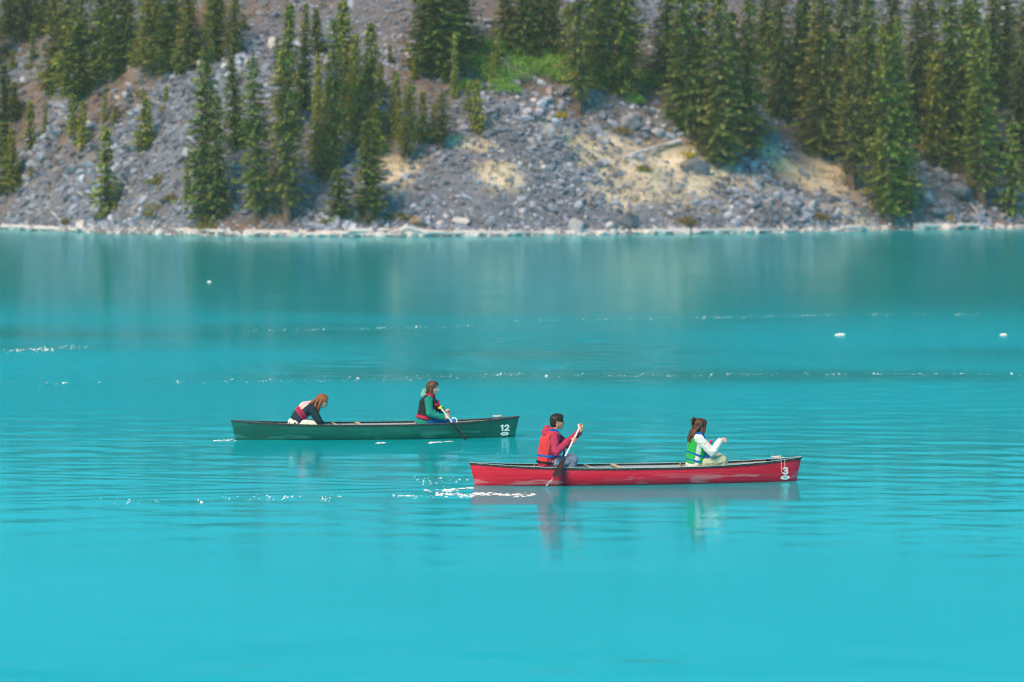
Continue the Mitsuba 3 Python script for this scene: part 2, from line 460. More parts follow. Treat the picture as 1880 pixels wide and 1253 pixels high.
# bright stones along the waterline
g = np.random.default_rng(15)
counts = {}
for x in np.sort(g.uniform(-39, 39, 120)):
    pxx = to_px([x, float(shore_y(x)), 0])[0]
    if 470 < pxx < 930 and g.random() < .45 or 1540 < pxx < 1690 and g.random() < .6:
        continue
    p = np.array([x, float(shore_y(x)) + g.uniform(-.15, .35), 0.06 + g.uniform(0, .1)])
    r = g.uniform(.20, .50)
    where = 'left' if pxx < 450 else 'middle' if pxx < 1250 else 'right'
    counts[where] = counts.get(where, -1) + 1
    pale = g.random() < .85
    k = thing('shore_stone', f'{"big" if r > .38 else "small"} {"whitish" if pale else "grey"} waterline stone, {nth(counts[where])} from the left along the {where} shore', 'stone', f'pale stones along the {where} waterline')
    v, f = rock_mesh(r, 1, int(g.integers(1 << 30)), (1.25, .9, .75), 6)
    put(k, (v + p, f), ROCKS[3] if pale else ROCKS[1], False)
N = 1500
x = g.uniform(-46, 46, N)
y = shore_y(x) + g.uniform(-.3, 1.1, N)
s = g.uniform(.07, .20, N)
c = np.array([.70, .69, .71]) * g.uniform(.6, 1.15, (N, 1))
mesh, col = scatter_rocks(np.stack([x, y, np.maximum(ground(x, y), 0) + .03], 1), s, c, 300)
put('pebbles', mesh, VC, False, col)
labels['pebbles'] = {'label': 'small pale pebbles and stones lining the water edge', 'category': 'pebbles', 'kind': 'stuff'}
#PART2
# ------------------------------------------------------------------ driftwood logs
def sweep(pts, radii, sides=10, cap=True, wob=0.0, seed=0):
    p = np.asarray(pts, float)
    r = np.broadcast_to(np.asarray(radii, float), (len(p),))
    t = np.gradient(p, axis=0)
    t /= np.linalg.norm(t, axis=1, keepdims=True) + 1e-12
    ref = np.array([0, 0, 1.0]) if abs(t[:, 2]).mean() < .8 else np.array([0, 1.0, 0])
    a = np.cross(t, ref)
    a /= np.linalg.norm(a, axis=1, keepdims=True) + 1e-12
    b = np.cross(a, t)
    th = np.arange(sides) * 2 * np.pi / sides
    q = np.random.default_rng(seed)
    rr = r[:, None] * (1 + wob * q.normal(size=(len(p), sides)))
    v = p[:, None] + rr[..., None] * (np.cos(th)[None, :, None] * a[:, None] + np.sin(th)[None, :, None] * b[:, None])
    n = len(p)
    i, j = np.meshgrid(np.arange(n - 1), np.arange(sides), indexing='ij')
    k = (j + 1) % sides
    f = np.stack([i * sides + j, i * sides + k, (i + 1) * sides + k, (i + 1) * sides + j], -1).reshape(-1, 4)
    f = np.vstack([f[:, [0, 2, 1]], f[:, [0, 3, 2]]])
    v = v.reshape(-1, 3)
    if cap:
        o = len(v)
        v = np.vstack([v, p[0], p[-1]])
        j = np.arange(sides)
        k = (j + 1) % sides
        f = np.vstack([f, np.stack([j, k, j * 0 + o], 1), np.stack([(n - 1) * sides + k, (n - 1) * sides + j, j * 0 + o + 1], 1)])
    return trimesh.Trimesh(v, f, process=False)


def log_mesh(a, b, r0, r1, bend=.05, stubs=2, seed=0):
    q = np.random.default_rng(seed)
    s = np.linspace(0, 1, 16)[:, None]
    L = np.linalg.norm(b - a)
    p = a + (b - a) * s + np.concatenate([np.zeros((16, 1)), .5 * bend * np.sin(s * 5 + seed) * L * .3, bend * L * .12 * np.sin(s * 3.1) + .02 * np.sin(s * 17 + seed)], 1)
    ms = [sweep(p, np.linspace(r0, r1, 16) * (1 + .08 * q.normal(size=16)), 10, True, .05, seed)]
    for _ in range(stubs):
        k = q.integers(3, 14)
        d = q.normal(size=3)
        d[2] = abs(d[2]) + .3
        d /= np.linalg.norm(d)
        l = q.uniform(.15, .45)
        ms.append(sweep([p[k], p[k] + d * l * .6, p[k] + d * l], [r1 * .5, r1 * .35, r1 * .15], 6, True))
    return trimesh.util.concatenate(ms)


def shore_pt(px, py, lift=.1, out=0.0):
    """A point above the waterline at the photograph's column px; py only sets the height."""
    x = (px - W0 / 2) / F0 * 288
    yy = float(shore_y(x))
    x = (px - W0 / 2) / F0 * yy
    yy = float(shore_y(x)) - out
    return np.array([x, yy, lift])


LOGS = [(-8, 58, .20, .17, .17, -.1, 'pale log floating against the far left shore'),
        (60, 108, .22, .19, .15, -.15, 'short whitish log right of the far left log'),
        (330, 415, .38, .13, .10, .4, 'thin pale log on the stones left of the mossy bank'),
        (470, 640, .30, .17, .12, .1, 'long white driftwood log below the group of shore firs'),
        (560, 735, .16, .15, .10, -.25, 'low white driftwood log at the water below the paired firs'),
        (640, 800, .42, .16, .11, .25, 'upper white driftwood log below the paired firs'),
        (740, 925, .25, .20, .13, .0, 'thick white driftwood trunk left of the grey rock fan'),
        (860, 1010, .22, .15, .10, .1, 'white driftwood log below the grey rock fan'),
        (1042, 1150, .20, .20, .10, -.2, 'tapered pale log with reddish underside in front of the triangular boulder'),
        (1190, 1265, .22, .17, .15, -.05, 'short pale log right of the dark brown boulder'),
        (1280, 1400, .22, .13, .10, 0, 'pale log along the shore right of centre'),
        (1395, 1465, .16, .13, .10, -.1, 'thin pale log at the waterline under the right scree'),
        (1545, 1592, .26, .2, .18, 0, 'short whitish log end beside the white stones on the right'),
        (1680, 1755, .30, .2, .16, -.1, 'pale log with dark underside on the right shore'),
        (1760, 1800, .32, .16, .13, .1, 'short pale log behind the leaning log at right')]
for i, (p0, p1, z, r0, r1, out, lab) in enumerate(LOGS):
    k = thing('driftwood_log', lab, 'log')
    put(k, log_mesh(shore_pt(p0, 0, z, out), shore_pt(p1, 0, z * .9, out), r0 * .95, r1 * .95, .05, 3, 40 + i), 'driftwood', 40)


def lean_log(name, a, b, r0, r1, lab, seed, bsdf='driftwood'):
    k = thing(name, lab, 'log')
    put(k, log_mesh(np.asarray(a, float), np.asarray(b, float), r0, r1, .04, 1, seed), bsdf, 40)


a, b = shore_pt(1772, 0, .12, .35), shore_pt(1752, 0, .3, -.3)
lean_log('leaning_log', a, [b[0] - .25, b[1] + .8, .95], .12, .08, 'grey log leaning down into the water at the right shore', 71)
a, b = on_ground(1795, 395), on_ground(1780, 384)
lean_log('leaning_log', a + [0, 0, .1], b + [0, 0, .5], .06, .04, 'thin dead log lying on the bank above the leaning log at right', 72)
a, b = on_ground(1150, 292), on_ground(1250, 268)
lean_log('fallen_trunk', a + [0, 0, .16], b + [0, 0, .35], .10, .16, 'grey fallen trunk lying diagonally on the dry grass left of the right tree group', 73)
a, b = on_ground(1165, 287), on_ground(1240, 275)
lean_log('fallen_trunk', a + [0, .3, .12], b + [0, .6, .2], .06, .09, 'thinner fallen trunk beside the diagonal grey one', 74)
a, b = on_ground(95, 398), on_ground(113, 414)
lean_log('leaning_log', a + [0, 0, .35], b + [0, 0, .2], .05, .07, 'thin bare log leaning on the left shore bank', 75)
# upright bent root of driftwood
a = shore_pt(652, 0, .1, .2)
k = thing('driftwood_root', 'curved white root sticking up from the driftwood below the paired firs', 'driftwood')
put(k, sweep([a, a + [0, 0, .3], a + [-.02, 0, .55], a + [-.12, 0, .78], a + [-.3, 0, .82]], [.07, .06, .055, .05, .03], 8), 'driftwood', 40)
a = shore_pt(745, 0, .2, .1)
k = thing('driftwood_root', 'splayed pale root stump on the driftwood left of the orange-brown rock', 'driftwood')
ms = [sweep([a + [0, 0, .45], a + np.array(d) * .5 + [0, 0, .35], a + np.array(d)], [.11, .09, .04], 7) for d in ([-.9, .1, 0], [-.5, -.3, -.05], [.7, .1, .1], [1.5, .1, -.05], [.2, .3, .55], [-.2, .1, .45])]
put(k, trimesh.util.concatenate(ms), 'driftwood', 40)

# ------------------------------------------------------------------ conifers
def conifer(seed, H, R, power=.8, first=.04, gap=.09, droop=.35, dens=1.0, hue=0, bare=0.0):
    """(trunk, crown, crown colours) of a subalpine spruce: whorls of drooping boughs, each bough a spray of needle tufts."""
    q = np.random.default_rng(seed)
    n = 14
    z = np.linspace(-.35, H, n)
    bend = .012 * H * np.sin(np.linspace(0, 3, n) + seed)
    pts = np.stack([bend, bend[::-1] * .5, z], 1)
    trunk = sweep(pts, np.linspace(.020 * H + .03, .012, n), 7, True)
    greens = [(.195, .250, .060), (.160, .225, .062), (.265, .300, .060), (.215, .235, .072), (.140, .190, .066)]
    base = np.array(greens[hue % 5]) * 1.15
    V, C = [], []
    zz = first * H
    while zz < H * .985:
        u = zz / H
        prof = (1 - u) ** power * min(1.0, .55 + 3.0 * (u - first)) if u > first else .5
        lr = R * prof * q.uniform(.72, 1.16)
        m = max(4, int((4.5 + 4.5 * (1 - u)) * dens))
        a0 = q.uniform(0, 6.28)
        for b in range(m):
            if q.random() < gap * (1.2 - u):
                continue
            az = a0 + b * 6.283 / m + q.normal(0, .25)
            L = max(.12, lr * q.uniform(.62, 1.12))
            dz = -droop * q.uniform(.6, 1.3) * (1.15 - u)
            if u > .8:
                dz = .3 * (u - .6)
            d = np.array([math.cos(az), math.sin(az), 0])
            side = np.array([-d[1], d[0], 0])
            o = np.array([np.interp(zz, z, bend), np.interp(zz, z, bend[::-1] * .5), zz + q.normal(0, .04)])
            shade = q.uniform(.70, 1.30)
            ns = max(2, int(L / .17 * dens))
            s0 = bare * q.uniform(.5, 1)
            for j in range(ns):
                s = s0 + (1 - s0) * (j + q.uniform(.2, 1)) / ns
                c = o + d * L * s + np.array([0, 0, dz * L * s + .22 * L * max(0, s - .55) ** 1.5])
                wdt = (.15 + .22 * math.sin(min(1, s * 1.15) * 3.0)) * q.uniform(.7, 1.25) * (.6 + .4 * min(1, L))
                for sg in (-1, 1):
                    tip = c + side * sg * wdt * q.uniform(.8, 1.4) + d * q.uniform(.03, .18) + np.array([0, 0, q.uniform(-.20, .03)])
                    e1 = c + d * q.uniform(.06, .14) + np.array([0, 0, q.uniform(-.01, .05)])
                    e2 = c - d * q.uniform(.05, .16) + np.array([0, 0, q.uniform(-.18, .0)])
                    V.append([e1, tip, e2])
                    C.append(shade * q.uniform(.8, 1.25))
                tip = c + d * q.uniform(.08, .2) + np.array([0, 0, q.uniform(-.34, -.12)])
                V.append([c + side * .09, tip, c - side * .09])
                C.append(shade * q.uniform(.7, 1.1))
        zz += (.20 + .10 * (1 - u)) * q.uniform(.75, 1.25) / math.sqrt(dens)
    for j in range(5):                                    # leader
        az = q.uniform(0, 6.28)
        d = np.array([math.cos(az), math.sin(az), 0]) * .06
        V.append([[d[0], d[1], H * .965], [0, 0, H + .1], [-d[0] * .6, d[1] * .4, H * .965]])
        C.append(1.0)
    V = np.array(V)
    C = np.array(C)
    col = base[None] * C[:, None]
    warm = q.random(len(C))
    col[warm > .90] = np.array([.15, .125, .06]) * C[warm > .90][:, None]         # dry brownish twigs
    V[:, :, 0] += np.interp(V[:, :, 2], z, bend) * 0
    return trunk, (V.reshape(-1, 3), np.arange(len(V) * 3).reshape(-1, 3)), np.repeat(np.clip(col, .01, .6), 3, 0)


KINDS = {'broad': [], 'slim': [], 'open': [], 'young': []}
SPEC = {'broad': dict(H=12, R=1.75, power=.72, droop=.42, dens=1.0), 'slim': dict(H=10, R=1.05, power=.62, droop=.5, dens=1.0),
        'open': dict(H=12, R=1.55, power=.5, droop=.45, dens=.95, gap=.22, first=.12, bare=.12), 'young': dict(H=4, R=.75, power=.85, droop=.25, dens=.95)}
for kind, sp in SPEC.items():
    for v in range(5):
        tr, cr, co = conifer(hash_seed := 1000 + 31 * list(SPEC).index(kind) + v * 7, hue=v, **sp)
        KINDS[kind].append((mikit.ply(tr, 'bark', 40), mikit.ply(cr, 'needles', False, color=co), sp['H'], sp['R']))

# (px of trunk, py of top, py of base, half width px, kind, tone, label or group)
GL = [('spruce on the brown earth at the upper left edge', 'spruces at the upper left'),
      ('thin young fir on the left slope', 'young firs on the left slope'),
      ('spruce in the stand left of the open talus', 'spruces left of the talus'),
      ('slender spruce in the cluster left of centre', 'spruces in the cluster left of centre'),
      ('small fir left of the central rock mound', 'small firs left of the rock mound'),
      ('spruce behind the bright green shrubs at upper centre', 'spruces at upper centre'),
      ('spruce in the dense dark forest at right', 'spruces in the right forest'),
      ('spruce behind the ridge above the frame', 'spruces above the visible slope')]
TREES = [
 (20, -70, 66, 26, 'broad', 1, 0), (52, -90, 70, 34, 'broad', 4, 0), (84, -60, 62, 24, 'slim', 1, 0), (38, 48, 78, 9, 'young', 0, 0), (60, 44, 112, 11, 'young', 1, 0),
 (149, -30, 184, 44, 'broad', 0, 'broad spruce with ragged skirts, foremost of the upper left stand'), (99, -20, 168, 32, 'broad', 3, 0), (187, -50, 152, 30, 'slim', 0, 0), (208, -40, 146, 24, 'slim', 1, 0), (124, -60, 150, 28, 'slim', 3, 0),
 (230, -20, 118, 16, 'slim', 1, 0), (240, -60, 106, 18, 'slim', 4, 0), (268, -70, 122, 24, 'slim', 0, 2), (290, -60, 134, 36, 'broad', 3, 2), (318, -80, 136, 38, 'broad', 1, 2), (346, -50, 133, 26, 'broad', 3, 2),
 (383, -60, 95, 12, 'open', 3, 2), (402, -30, 112, 26, 'slim', 0, 2), (427, -40, 110, 16, 'slim', 3, 2), (448, 28, 58, 8, 'young', 0, 2),
 (376, 84, 408, 33, 'slim', 1, 'tall dark fir at the shore, left one of the leaning-together pair'), (401, 172, 403, 22, 'slim', 4, 'shorter fir right beside the tall dark shore fir at left'),
 (430, 105, 278, 23, 'slim', 1, 'dark narrow fir standing behind and right of the tall shore fir at left'),
 (468, 104, 412, 32, 'open', 1, 'tall open-crowned spruce at the shore with gaps between its boughs'), (524, 95, 414, 36, 'open', 3, 'brownish spruce at the shore with a bare lower trunk'),
 (8, 225, 358, 25, 'slim', 0, 'fir cut by the left edge of the picture near the shore'), (24, 236, 356, 16, 'slim', 2, 'lighter fir just right of the one cut by the left edge'), (10, 118, 222, 22, 'slim', 1, 'dark fir at the left edge halfway up the slope'), (28, 150, 222, 14, 'slim', 0, 'smaller fir beside the one halfway up the left edge'),
 (56, 185, 275, 14, 'young', 0, 1), (83, 190, 250, 7, 'young', 3, 1), (134, 174, 250, 13, 'young', 2, 1), (152, 186, 277, 13, 'young', 2, 1), (192, 158, 226, 7, 'young', 3, 1), (212, 195, 230, 10, 'young', 3, 1),
 (267, 178, 278, 20, 'young', 2, 'small cone-shaped yellow-green fir alone in the grey rocks at left'), (305, 158, 186, 6, 'young', 2, 1), (196, 232, 396, 23, 'young', 0, 'slender single fir near the left shore, in front of the scree'),
 (344, 300, 372, 8, 'young', 4, 'tiny dark fir at the left foot of the tall shore fir'), (58, 308, 330, 6, 'young', 2, 1),
 (531, 6, 250, 24, 'slim', 0, 3), (560, 8, 205, 16, 'slim', 3, 3), (581, 18, 102, 15, 'slim', 0, 3), (582, 98, 312, 15, 'slim', 2, 3), (612, 33, 318, 28, 'open', 1, 'spruce with a pale bare stretch of trunk in the cluster left of centre'),
 (635, -2, 236, 27, 'slim', 2, 'bright green pointed spruce, tallest of the cluster left of centre'), (656, 62, 268, 20, 'slim', 2, 3), (683, 42, 252, 24, 'slim', 0, 3), (689, 190, 282, 17, 'young', 2, 3), (600, 150, 330, 20, 'slim', 1, 3),
 (676, 220, 406, 32, 'slim', 0, 'pointed fir at the shore, right one of the paired shore firs'), (622, 305, 400, 24, 'young', 1, 'shorter fir at the shore, left one of the paired shore firs'),
 (727, 132, 248, 15, 'young', 0, 4), (746, 155, 300, 17, 'open', 3, 4), (757, 153, 258, 14, 'young', 1, 4), (775, 168, 264, 14, 'young', 3, 4), (811, 170, 270, 20, 'open', 3, 4), (876, 148, 247, 14, 'young', 2, 'lone yellowish young fir at the left top of the rock mound'),
 (806, -130, 142, 52, 'broad', 1, 'broad dark spruce, biggest of the clump at top centre-left'), (782, -60, 138, 32, 'broad', 4, 5), (846, -80, 108, 34, 'broad', 1, 5), (813, 66, 152, 8, 'young', 2, 4), (834, 62, 182, 9, 'young', 0, 4), (760, 100, 148, 7, 'young', 2, 4), (716, 82, 116, 7, 'young', 1, 4),
 (915, 48, 152, 10, 'young', 0, 5), (887, 60, 120, 9, 'young', 0, 5), (934, -80, 98, 26, 'broad', 3, 5), (962, -100, 112, 30, 'broad', 1, 5), (988, -60, 104, 26, 'broad', 4, 5), (1014, -90, 112, 26, 'broad', 1, 5),
 (1060, -130, 214, 30, 'open', 3, 'thin spruce with a long visible pale trunk right of the green shrubs'), (1118, -120, 170, 36, 'broad', 0, 5), (1146, -150, 176, 40, 'broad', 0, 'wide green spruce at upper centre beside the thin trunked one'), (1090, -60, 140, 24, 'slim', 1, 5),
 (1224, -70, 164, 32, 'broad', 4, 6), (1258, -130, 250, 40, 'broad', 1, 6), (1288, -40, 240, 34, 'broad', 0, 6), (1314, -70, 304, 44, 'broad', 3, 'tall spruce with low boughs, foremost of the right centre group'), (1371, -22, 277, 40, 'broad', 0, 'pointed spruce at the right end of the right centre group'), (1340, 20, 262, 28, 'slim', 1, 6),
 (1428, -80, 216, 30, 'broad', 4, 6), (1462, 18, 214, 28, 'broad', 1, 6), (1508, -70, 288, 44, 'broad', 3, 'layered spruce with level yellowish boughs left in the right forest'), (1480, -60, 190, 26, 'slim', 4, 6), (1545, -70, 224, 28, 'broad', 4, 6),
 (1566, 68, 348, 30, 'open', 3, 'open spruce with bare foot left of the broad shore firs'), (1597, -70, 302, 36, 'broad', 1, 6), (1626, 42, 398, 40, 'broad', 0, 'broad fir at the right shore reaching down to the bank, left of two'), (1650, 26, 392, 34, 'broad', 1, 'broad fir at the right shore reaching down to the bank, right of two'),
 (1684, -60, 262, 34, 'broad', 4, 6), (1720, 95, 304, 26, 'slim', 2, 6), (1745, -80, 306, 42, 'broad', 1, 6), (1704, -40, 220, 30, 'broad', 4, 6), (1772, -60, 260, 34, 'broad', 4, 6), (1801, 43, 380, 36, 'open', 0, 'open-crowned spruce with a bare reddish trunk at the right shore'), (1787, -90, 318, 32, 'broad', 1, 6),
 (1858, 214, 398, 24, 'young', 1, 'small dark fir near the right edge at the shore'), (1876, 80, 302, 30, 'broad', 4, 6), (1845, -80, 160, 34, 'broad', 4, 6), (1880, -60, 200, 34, 'broad', 4, 6), (1825, -30, 200, 26, 'slim', 4, 6), (1640, -80, 200, 30, 'broad', 4, 6), (1568, -60, 180, 28, 'broad', 4, 6), (1405, -60, 130, 26, 'broad', 4, 6),
 (22, 92, 128, 9, 'young', 2, 1), (95, 120, 178, 11, 'young', 0, 1), (118, 128, 176, 8, 'young', 2, 1), (172, 132, 168, 7, 'young', 2, 1), (246, 84, 128, 9, 'young', 0, 1), (330, 96, 140, 9, 'young', 2, 1), (362, 70, 118, 10, 'young', 0, 1), (700, 118, 176, 9, 'young', 2, 4), (672, 96, 170, 11, 'young', 0, 4), (548, 120, 190, 10, 'young', 2, 4), (510, 66, 140, 12, 'young', 1, 4), (730, 186, 262, 10, 'young', 2, 4), (795, 190, 262, 10, 'young', 2, 4), (905, 96, 160, 9, 'young', 2, 4), (860, 150, 205, 8, 'young', 0, 4), (1912, 60, 360, 34, 'broad', 1, 6), (-30, 100, 300, 30, 'broad', 1, 0), (-24, -60, 120, 30, 'broad', 3, 0)]
TONE_COUNT = {}


def plant(kind, tone, foot, h, r, label, group=None, rot=None):
    tr, cr, H, R = KINDS[kind][tone % 5]
    k = thing('spruce_tree' if kind != 'young' else 'young_fir', label, 'tree', group)
    q = (foot[0] * 37.7 + foot[1] * 13.1) % 360 if rot is None else rot
    m = T().translate([float(foot[0]), float(foot[1]), float(foot[2])]).rotate([1, 0, 0], float((q * 7.3) % 5 - 2.5)).rotate([0, 0, 1], float(q)).scale([float(r / R), float(r / R), float(h / H)])
    scene[f'{k}__trunk'] = {**tr, 'to_world': m}
    scene[f'{k}__crown'] = {**cr, 'to_world': m}


HUES = ['mid-green', 'deep green', 'yellow-green', 'brownish green', 'dark blue-green']
SHAPES = {'broad': 'broad', 'slim': 'narrow', 'open': 'sparse', 'young': 'small'}
PLACES = ['in the upper left stand', 'of the little firs on the left slope', 'in the stand left of the talus', 'in the left centre cluster', 'around the rock mound top', 'behind the upper centre shrubs', 'in the right forest']
ORDER = {q: sorted(t[0] for t in TREES if t[6] == q and 0 < t[0] < 1880) for q in range(7)}
for px, top, base, hw, kind, tone, lab in TREES:
    p = on_ground(px, base)
    s = p[1] / F0
    lb, gr = lab, None
    if isinstance(lab, int):
        gr = GL[lab][1]
        lb = f'{HUES[tone]} {SHAPES[kind]} {"fir" if kind == "young" else "spruce"}, {nth(ORDER[lab].index(px))} from the left {PLACES[lab]}' if px in ORDER[lab] else GL[lab][0] + (' beyond the right edge' if px > 900 else ' beyond the left edge')
    plant(kind, tone, p, (base - top) * s, hw * s * 1.62, lb, gr)
# the trees on the upper slope and ridge, above the frame but mirrored in the lake
g = np.random.default_rng(77)
for i in range(12):
    x = g.uniform(-46, 46)
    t = g.uniform(38, 46)
    y = float(shore_y(x)) + t
    plant(g.choice(['broad', 'slim', 'broad']), int(g.integers(5)), [x, y, float(ground(x, y))], g.uniform(3, 6), g.uniform(.8, 1.2), *GL[7])

# ------------------------------------------------------------------ shrubs, moss mounds and dry grass
def leafy(n, rx, ry, rz, leaf, base, seed, up=.5):
    q = np.random.default_rng(seed)
    d = q.normal(size=(n, 3))
    d /= np.linalg.norm(d, axis=1, keepdims=True)
    d[:, 2] = abs(d[:, 2])
    c = d * (q.random((n, 1)) ** .45) * [rx, ry, rz]
    lump = meshkit.noise(c * 2.2 / max(rx, .5), seed)[:, None]
    c *= .65 + .6 * lump
    a, b = q.normal(size=(2, n, 3))
    a[:, 2] += up * 2
    a /= np.linalg.norm(a, axis=1, keepdims=True)
    b /= np.linalg.norm(b, axis=1, keepdims=True)
    s = leaf * q.uniform(.6, 1.4, (n, 1))
    V = np.stack([c - b * s * .45, c + b * s * .45, c + a * s * 1.3], 1).reshape(-1, 3)
    col = np.repeat(np.array(base)[None] * q.uniform(.65, 1.35, (n, 1)), 3, 0)
    return (V, np.arange(3 * n).reshape(-1, 3)), np.clip(col, .01, .7)


SHRUBS = [(880, 130, 26, 16, 1, 0), (905, 150, 30, 20, 1, 0), (940, 145, 30, 22, 1, 0), (975, 135, 28, 20, 1, 0), (1005, 140, 30, 24, 1, 0), (1035, 150, 26, 24, 1, 0), (870, 112, 24, 18, 1, 0), (1000, 118, 26, 18, 1, 0), (900, 100, 26, 20, 1, 0), (950, 120, 26, 18, 1, 0), (860, 165, 20, 12, 1, 0), (1070, 150, 22, 22, 1, 0), (1050, 125, 20, 20, 1, 0), (1190, 158, 18, 18, 1, 'bright green shrub right of the wide green spruce'), (925, 168, 22, 14, 1, 0), (1165, 190, 14, 10, 1, 'small green tuft below the wide green spruce'), (772, 130, 24, 26, 2, 'yellow-green shrub at the left foot of the broad dark spruce'),
          (290, 337, 24, 9, 3, 'low yellow-green moss patch in the grey rocks at left'), (285, 396, 30, 12, 3, 'rounded mossy mound near the left shore'), (390, 422, 38, 9, 3, 'mossy green bank at the waterline under the tall shore fir'), (595, 416, 11, 8, 3, 'small green tuft behind the driftwood below the paired firs'), (735, 404, 30, 7, 3, 'flat olive moss patch right of the paired shore firs'), (1258, 412, 26, 8, 4, 'low brown-green bush on the shore right of the dark brown boulder'), (1505, 404, 22, 8, 4, 'low tan bush near the white stones on the right shore'), (1745, 314, 34, 10, 4, 'olive ground bush under the right forest trunks'),
          (1180, 314, 16, 6, 3, 'small olive tuft on the dry grass below the fallen trunk'), (1262, 290, 16, 6, 5, 'bright yellow plant patch right of the fallen trunk'), (1028, 216, 14, 6, 5, 'yellow plant patch left of the thin trunked spruce foot'), (1743, 408, 8, 6, 5, 'yellow tuft beside the leaning log at right'), (123, 410, 12, 6, 4, 'small brown tuft on the left shore'), (318, 370, 18, 7, 4, 'orange-brown ground patch left of the tall shore fir'), (1140, 245, 24, 7, 4, 'brown-green patch below the dark grey block boulder'), (845, 70, 18, 18, 1, 0), (205, 140, 16, 10, 4, 'brownish bush under the upper left stand')]
SG = ('bright green leafy shrub on the slope at upper centre', 'green shrubs at upper centre')
SC = {1: (.20, .40, .08), 2: (.34, .36, .06), 3: (.19, .19, .06), 4: (.20, .16, .07), 5: (.45, .36, .05)}
for i, (px, py, hw, hh, c, lab) in enumerate(SHRUBS):
    p = on_ground(px, py)
    s = p[1] / F0
    lb, gr = (f'bright green leafy shrub, {nth(sorted(q[0] for q in SHRUBS if q[5] == 0).index(px))} from the left on the slope at upper centre', SG[1]) if lab == 0 else (lab, None)
    k = thing('shrub' if c in (1, 2, 5) else 'moss_mound' if c == 3 else 'low_bush', lb, 'shrub' if c in (1, 2, 4, 5) else 'moss', gr)
    (v, f), col = leafy(1300 if c < 3 else 600, hw * s * (1.5 if c == 1 else 1.1), hw * s * (1.2 if c == 1 else .8), hh * s * 1.9, .13, SC[c], 500 + i)
    put(k, (v + p - [0, 0, .1], f), 'needles', False, col)

g = np.random.default_rng(66)
BUSH = sorted([(g.uniform(10, 330), g.uniform(80, 260), 0) for _ in range(12)] + [(g.uniform(480, 770), g.uniform(110, 280), 1) for _ in range(9)] + [(g.uniform(860, 1110), g.uniform(85, 165), 2) for _ in range(9)])
for q in range(3):
    row = [b for b in BUSH if b[2] == q]
    for i, (px, py, _) in enumerate(row):
        p = on_ground(px, py)
        rx = g.uniform(.35, .95)
        k = thing('low_bush', f'{("olive", "mossy green", "fresh green")[q]} low bush, {nth(i)} from the left {("on the upper left slope", "among the left centre trees", "under the upper centre spruces")[q]}', 'shrub', ('low bushes on the upper left slope', 'low bushes among the left centre trees', 'low bushes under the upper centre spruces')[q])
        (v, f), col = leafy(420, rx, rx * .8, rx * .75, .13, [(.21, .20, .075), (.19, .24, .07), (.20, .36, .08)][q], 700 + int(px))
        put(k, (v + p - [0, 0, .1], f), 'needles', False, col)

g = np.random.default_rng(91)
P = []
while len(P) < 9000:
    x, t = g.uniform(-46, 46), g.uniform(.8, 40)
    y = float(_s) if False else float(np.interp(x, _sh[:, 0], _sh[:, 1])) + t
    P.append((x, y))
P = np.array(P)
wd = cover(DRY, P[:, 0], P[:, 1]) * 1.3 + cover(EARTH, P[:, 0], P[:, 1]) * .5 + fb(P[:, 0], P[:, 1], 2, 3, 4) * 1.2 - .25
P = P[g.random(len(P)) < wd]
dd = cover(DRY, P[:, 0], P[:, 1]) > g.uniform(.1, .5, len(P))
nb = 14
base = np.repeat(np.stack([P[:, 0], P[:, 1], ground(P[:, 0], P[:, 1])], 1), nb, 0)
n = len(base)
off = g.normal(0, .16, (n, 3)) * [1.4, 1, 0]
root = base + off
az = g.uniform(0, 6.28, n)
w = np.stack([np.cos(az), np.sin(az), 0 * az], 1) * g.uniform(.03, .07, (n, 1))
tip = root + np.stack([g.normal(0, .10, n), g.normal(0, .10, n), g.uniform(.12, .34, n)], 1)
V = np.stack([root - w, root + w, tip], 1).reshape(-1, 3)
c = np.where(np.repeat(dd, nb)[:, None], [.64, .58, .42], [.26, .19, .10]) * np.repeat(g.uniform(.7, 1.25, len(P)), nb)[:, None] * g.uniform(.8, 1.2, (n, 1))
put('dry_grass', (V, np.arange(3 * n).reshape(-1, 3)), 'needles', False, np.clip(np.repeat(c, 3, 0), .02, .8))
labels['dry_grass'] = {'label': 'tufts of pale straw-coloured and brown grass between the stones of the slope', 'category': 'grass', 'kind': 'stuff'}

# ------------------------------------------------------------------ canoes
LEN, BEAM = 5.24, .90


def sheer(u):
    return .265 + .085 * abs(u) ** 2.6 + .02 * max(u, 0) ** 3


def keel(u):
    return -.10 + .07 * abs(u) ** 5


def half(u):
    return (BEAM / 2 - .012) * max(0.0, 1 - abs(u) ** 2.1) ** .8 + .012


def hull_pt(u, v, inset=0.0):
    """A point of the near side: u along the boat from stern -1 to bow 1, v from the keel 0 to the gunwale 1."""
    th = v * math.pi / 2
    zs, zk = sheer(u), keel(u) + inset
    y = max(.004, half(u) - inset) * math.sin(th) ** .62
    z = zs - (zs - zk) * math.cos(th) ** .8
    rel = (z - keel(u)) / (zs - keel(u))
    x = u * (LEN / 2 - inset - .085 * (1 - rel) * abs(u) ** 14)
    return np.array([x, -y, z])


def hull_y(x, z):
    """Distance of the hull's outer face from the middle at (x, z)."""
    u = min(1, max(-1, x / (LEN / 2)))
    best, by = 9, 0
    for v in np.linspace(0, 1, 120):
        p = hull_pt(u, v)
        if abs(p[2] - z) < best:
            best, by = abs(p[2] - z), -p[1]
    return by


US = np.sign(np.linspace(-1, 1, 61)) * np.abs(np.linspace(-1, 1, 61)) ** .8
VS = np.linspace(0, 1, 18)


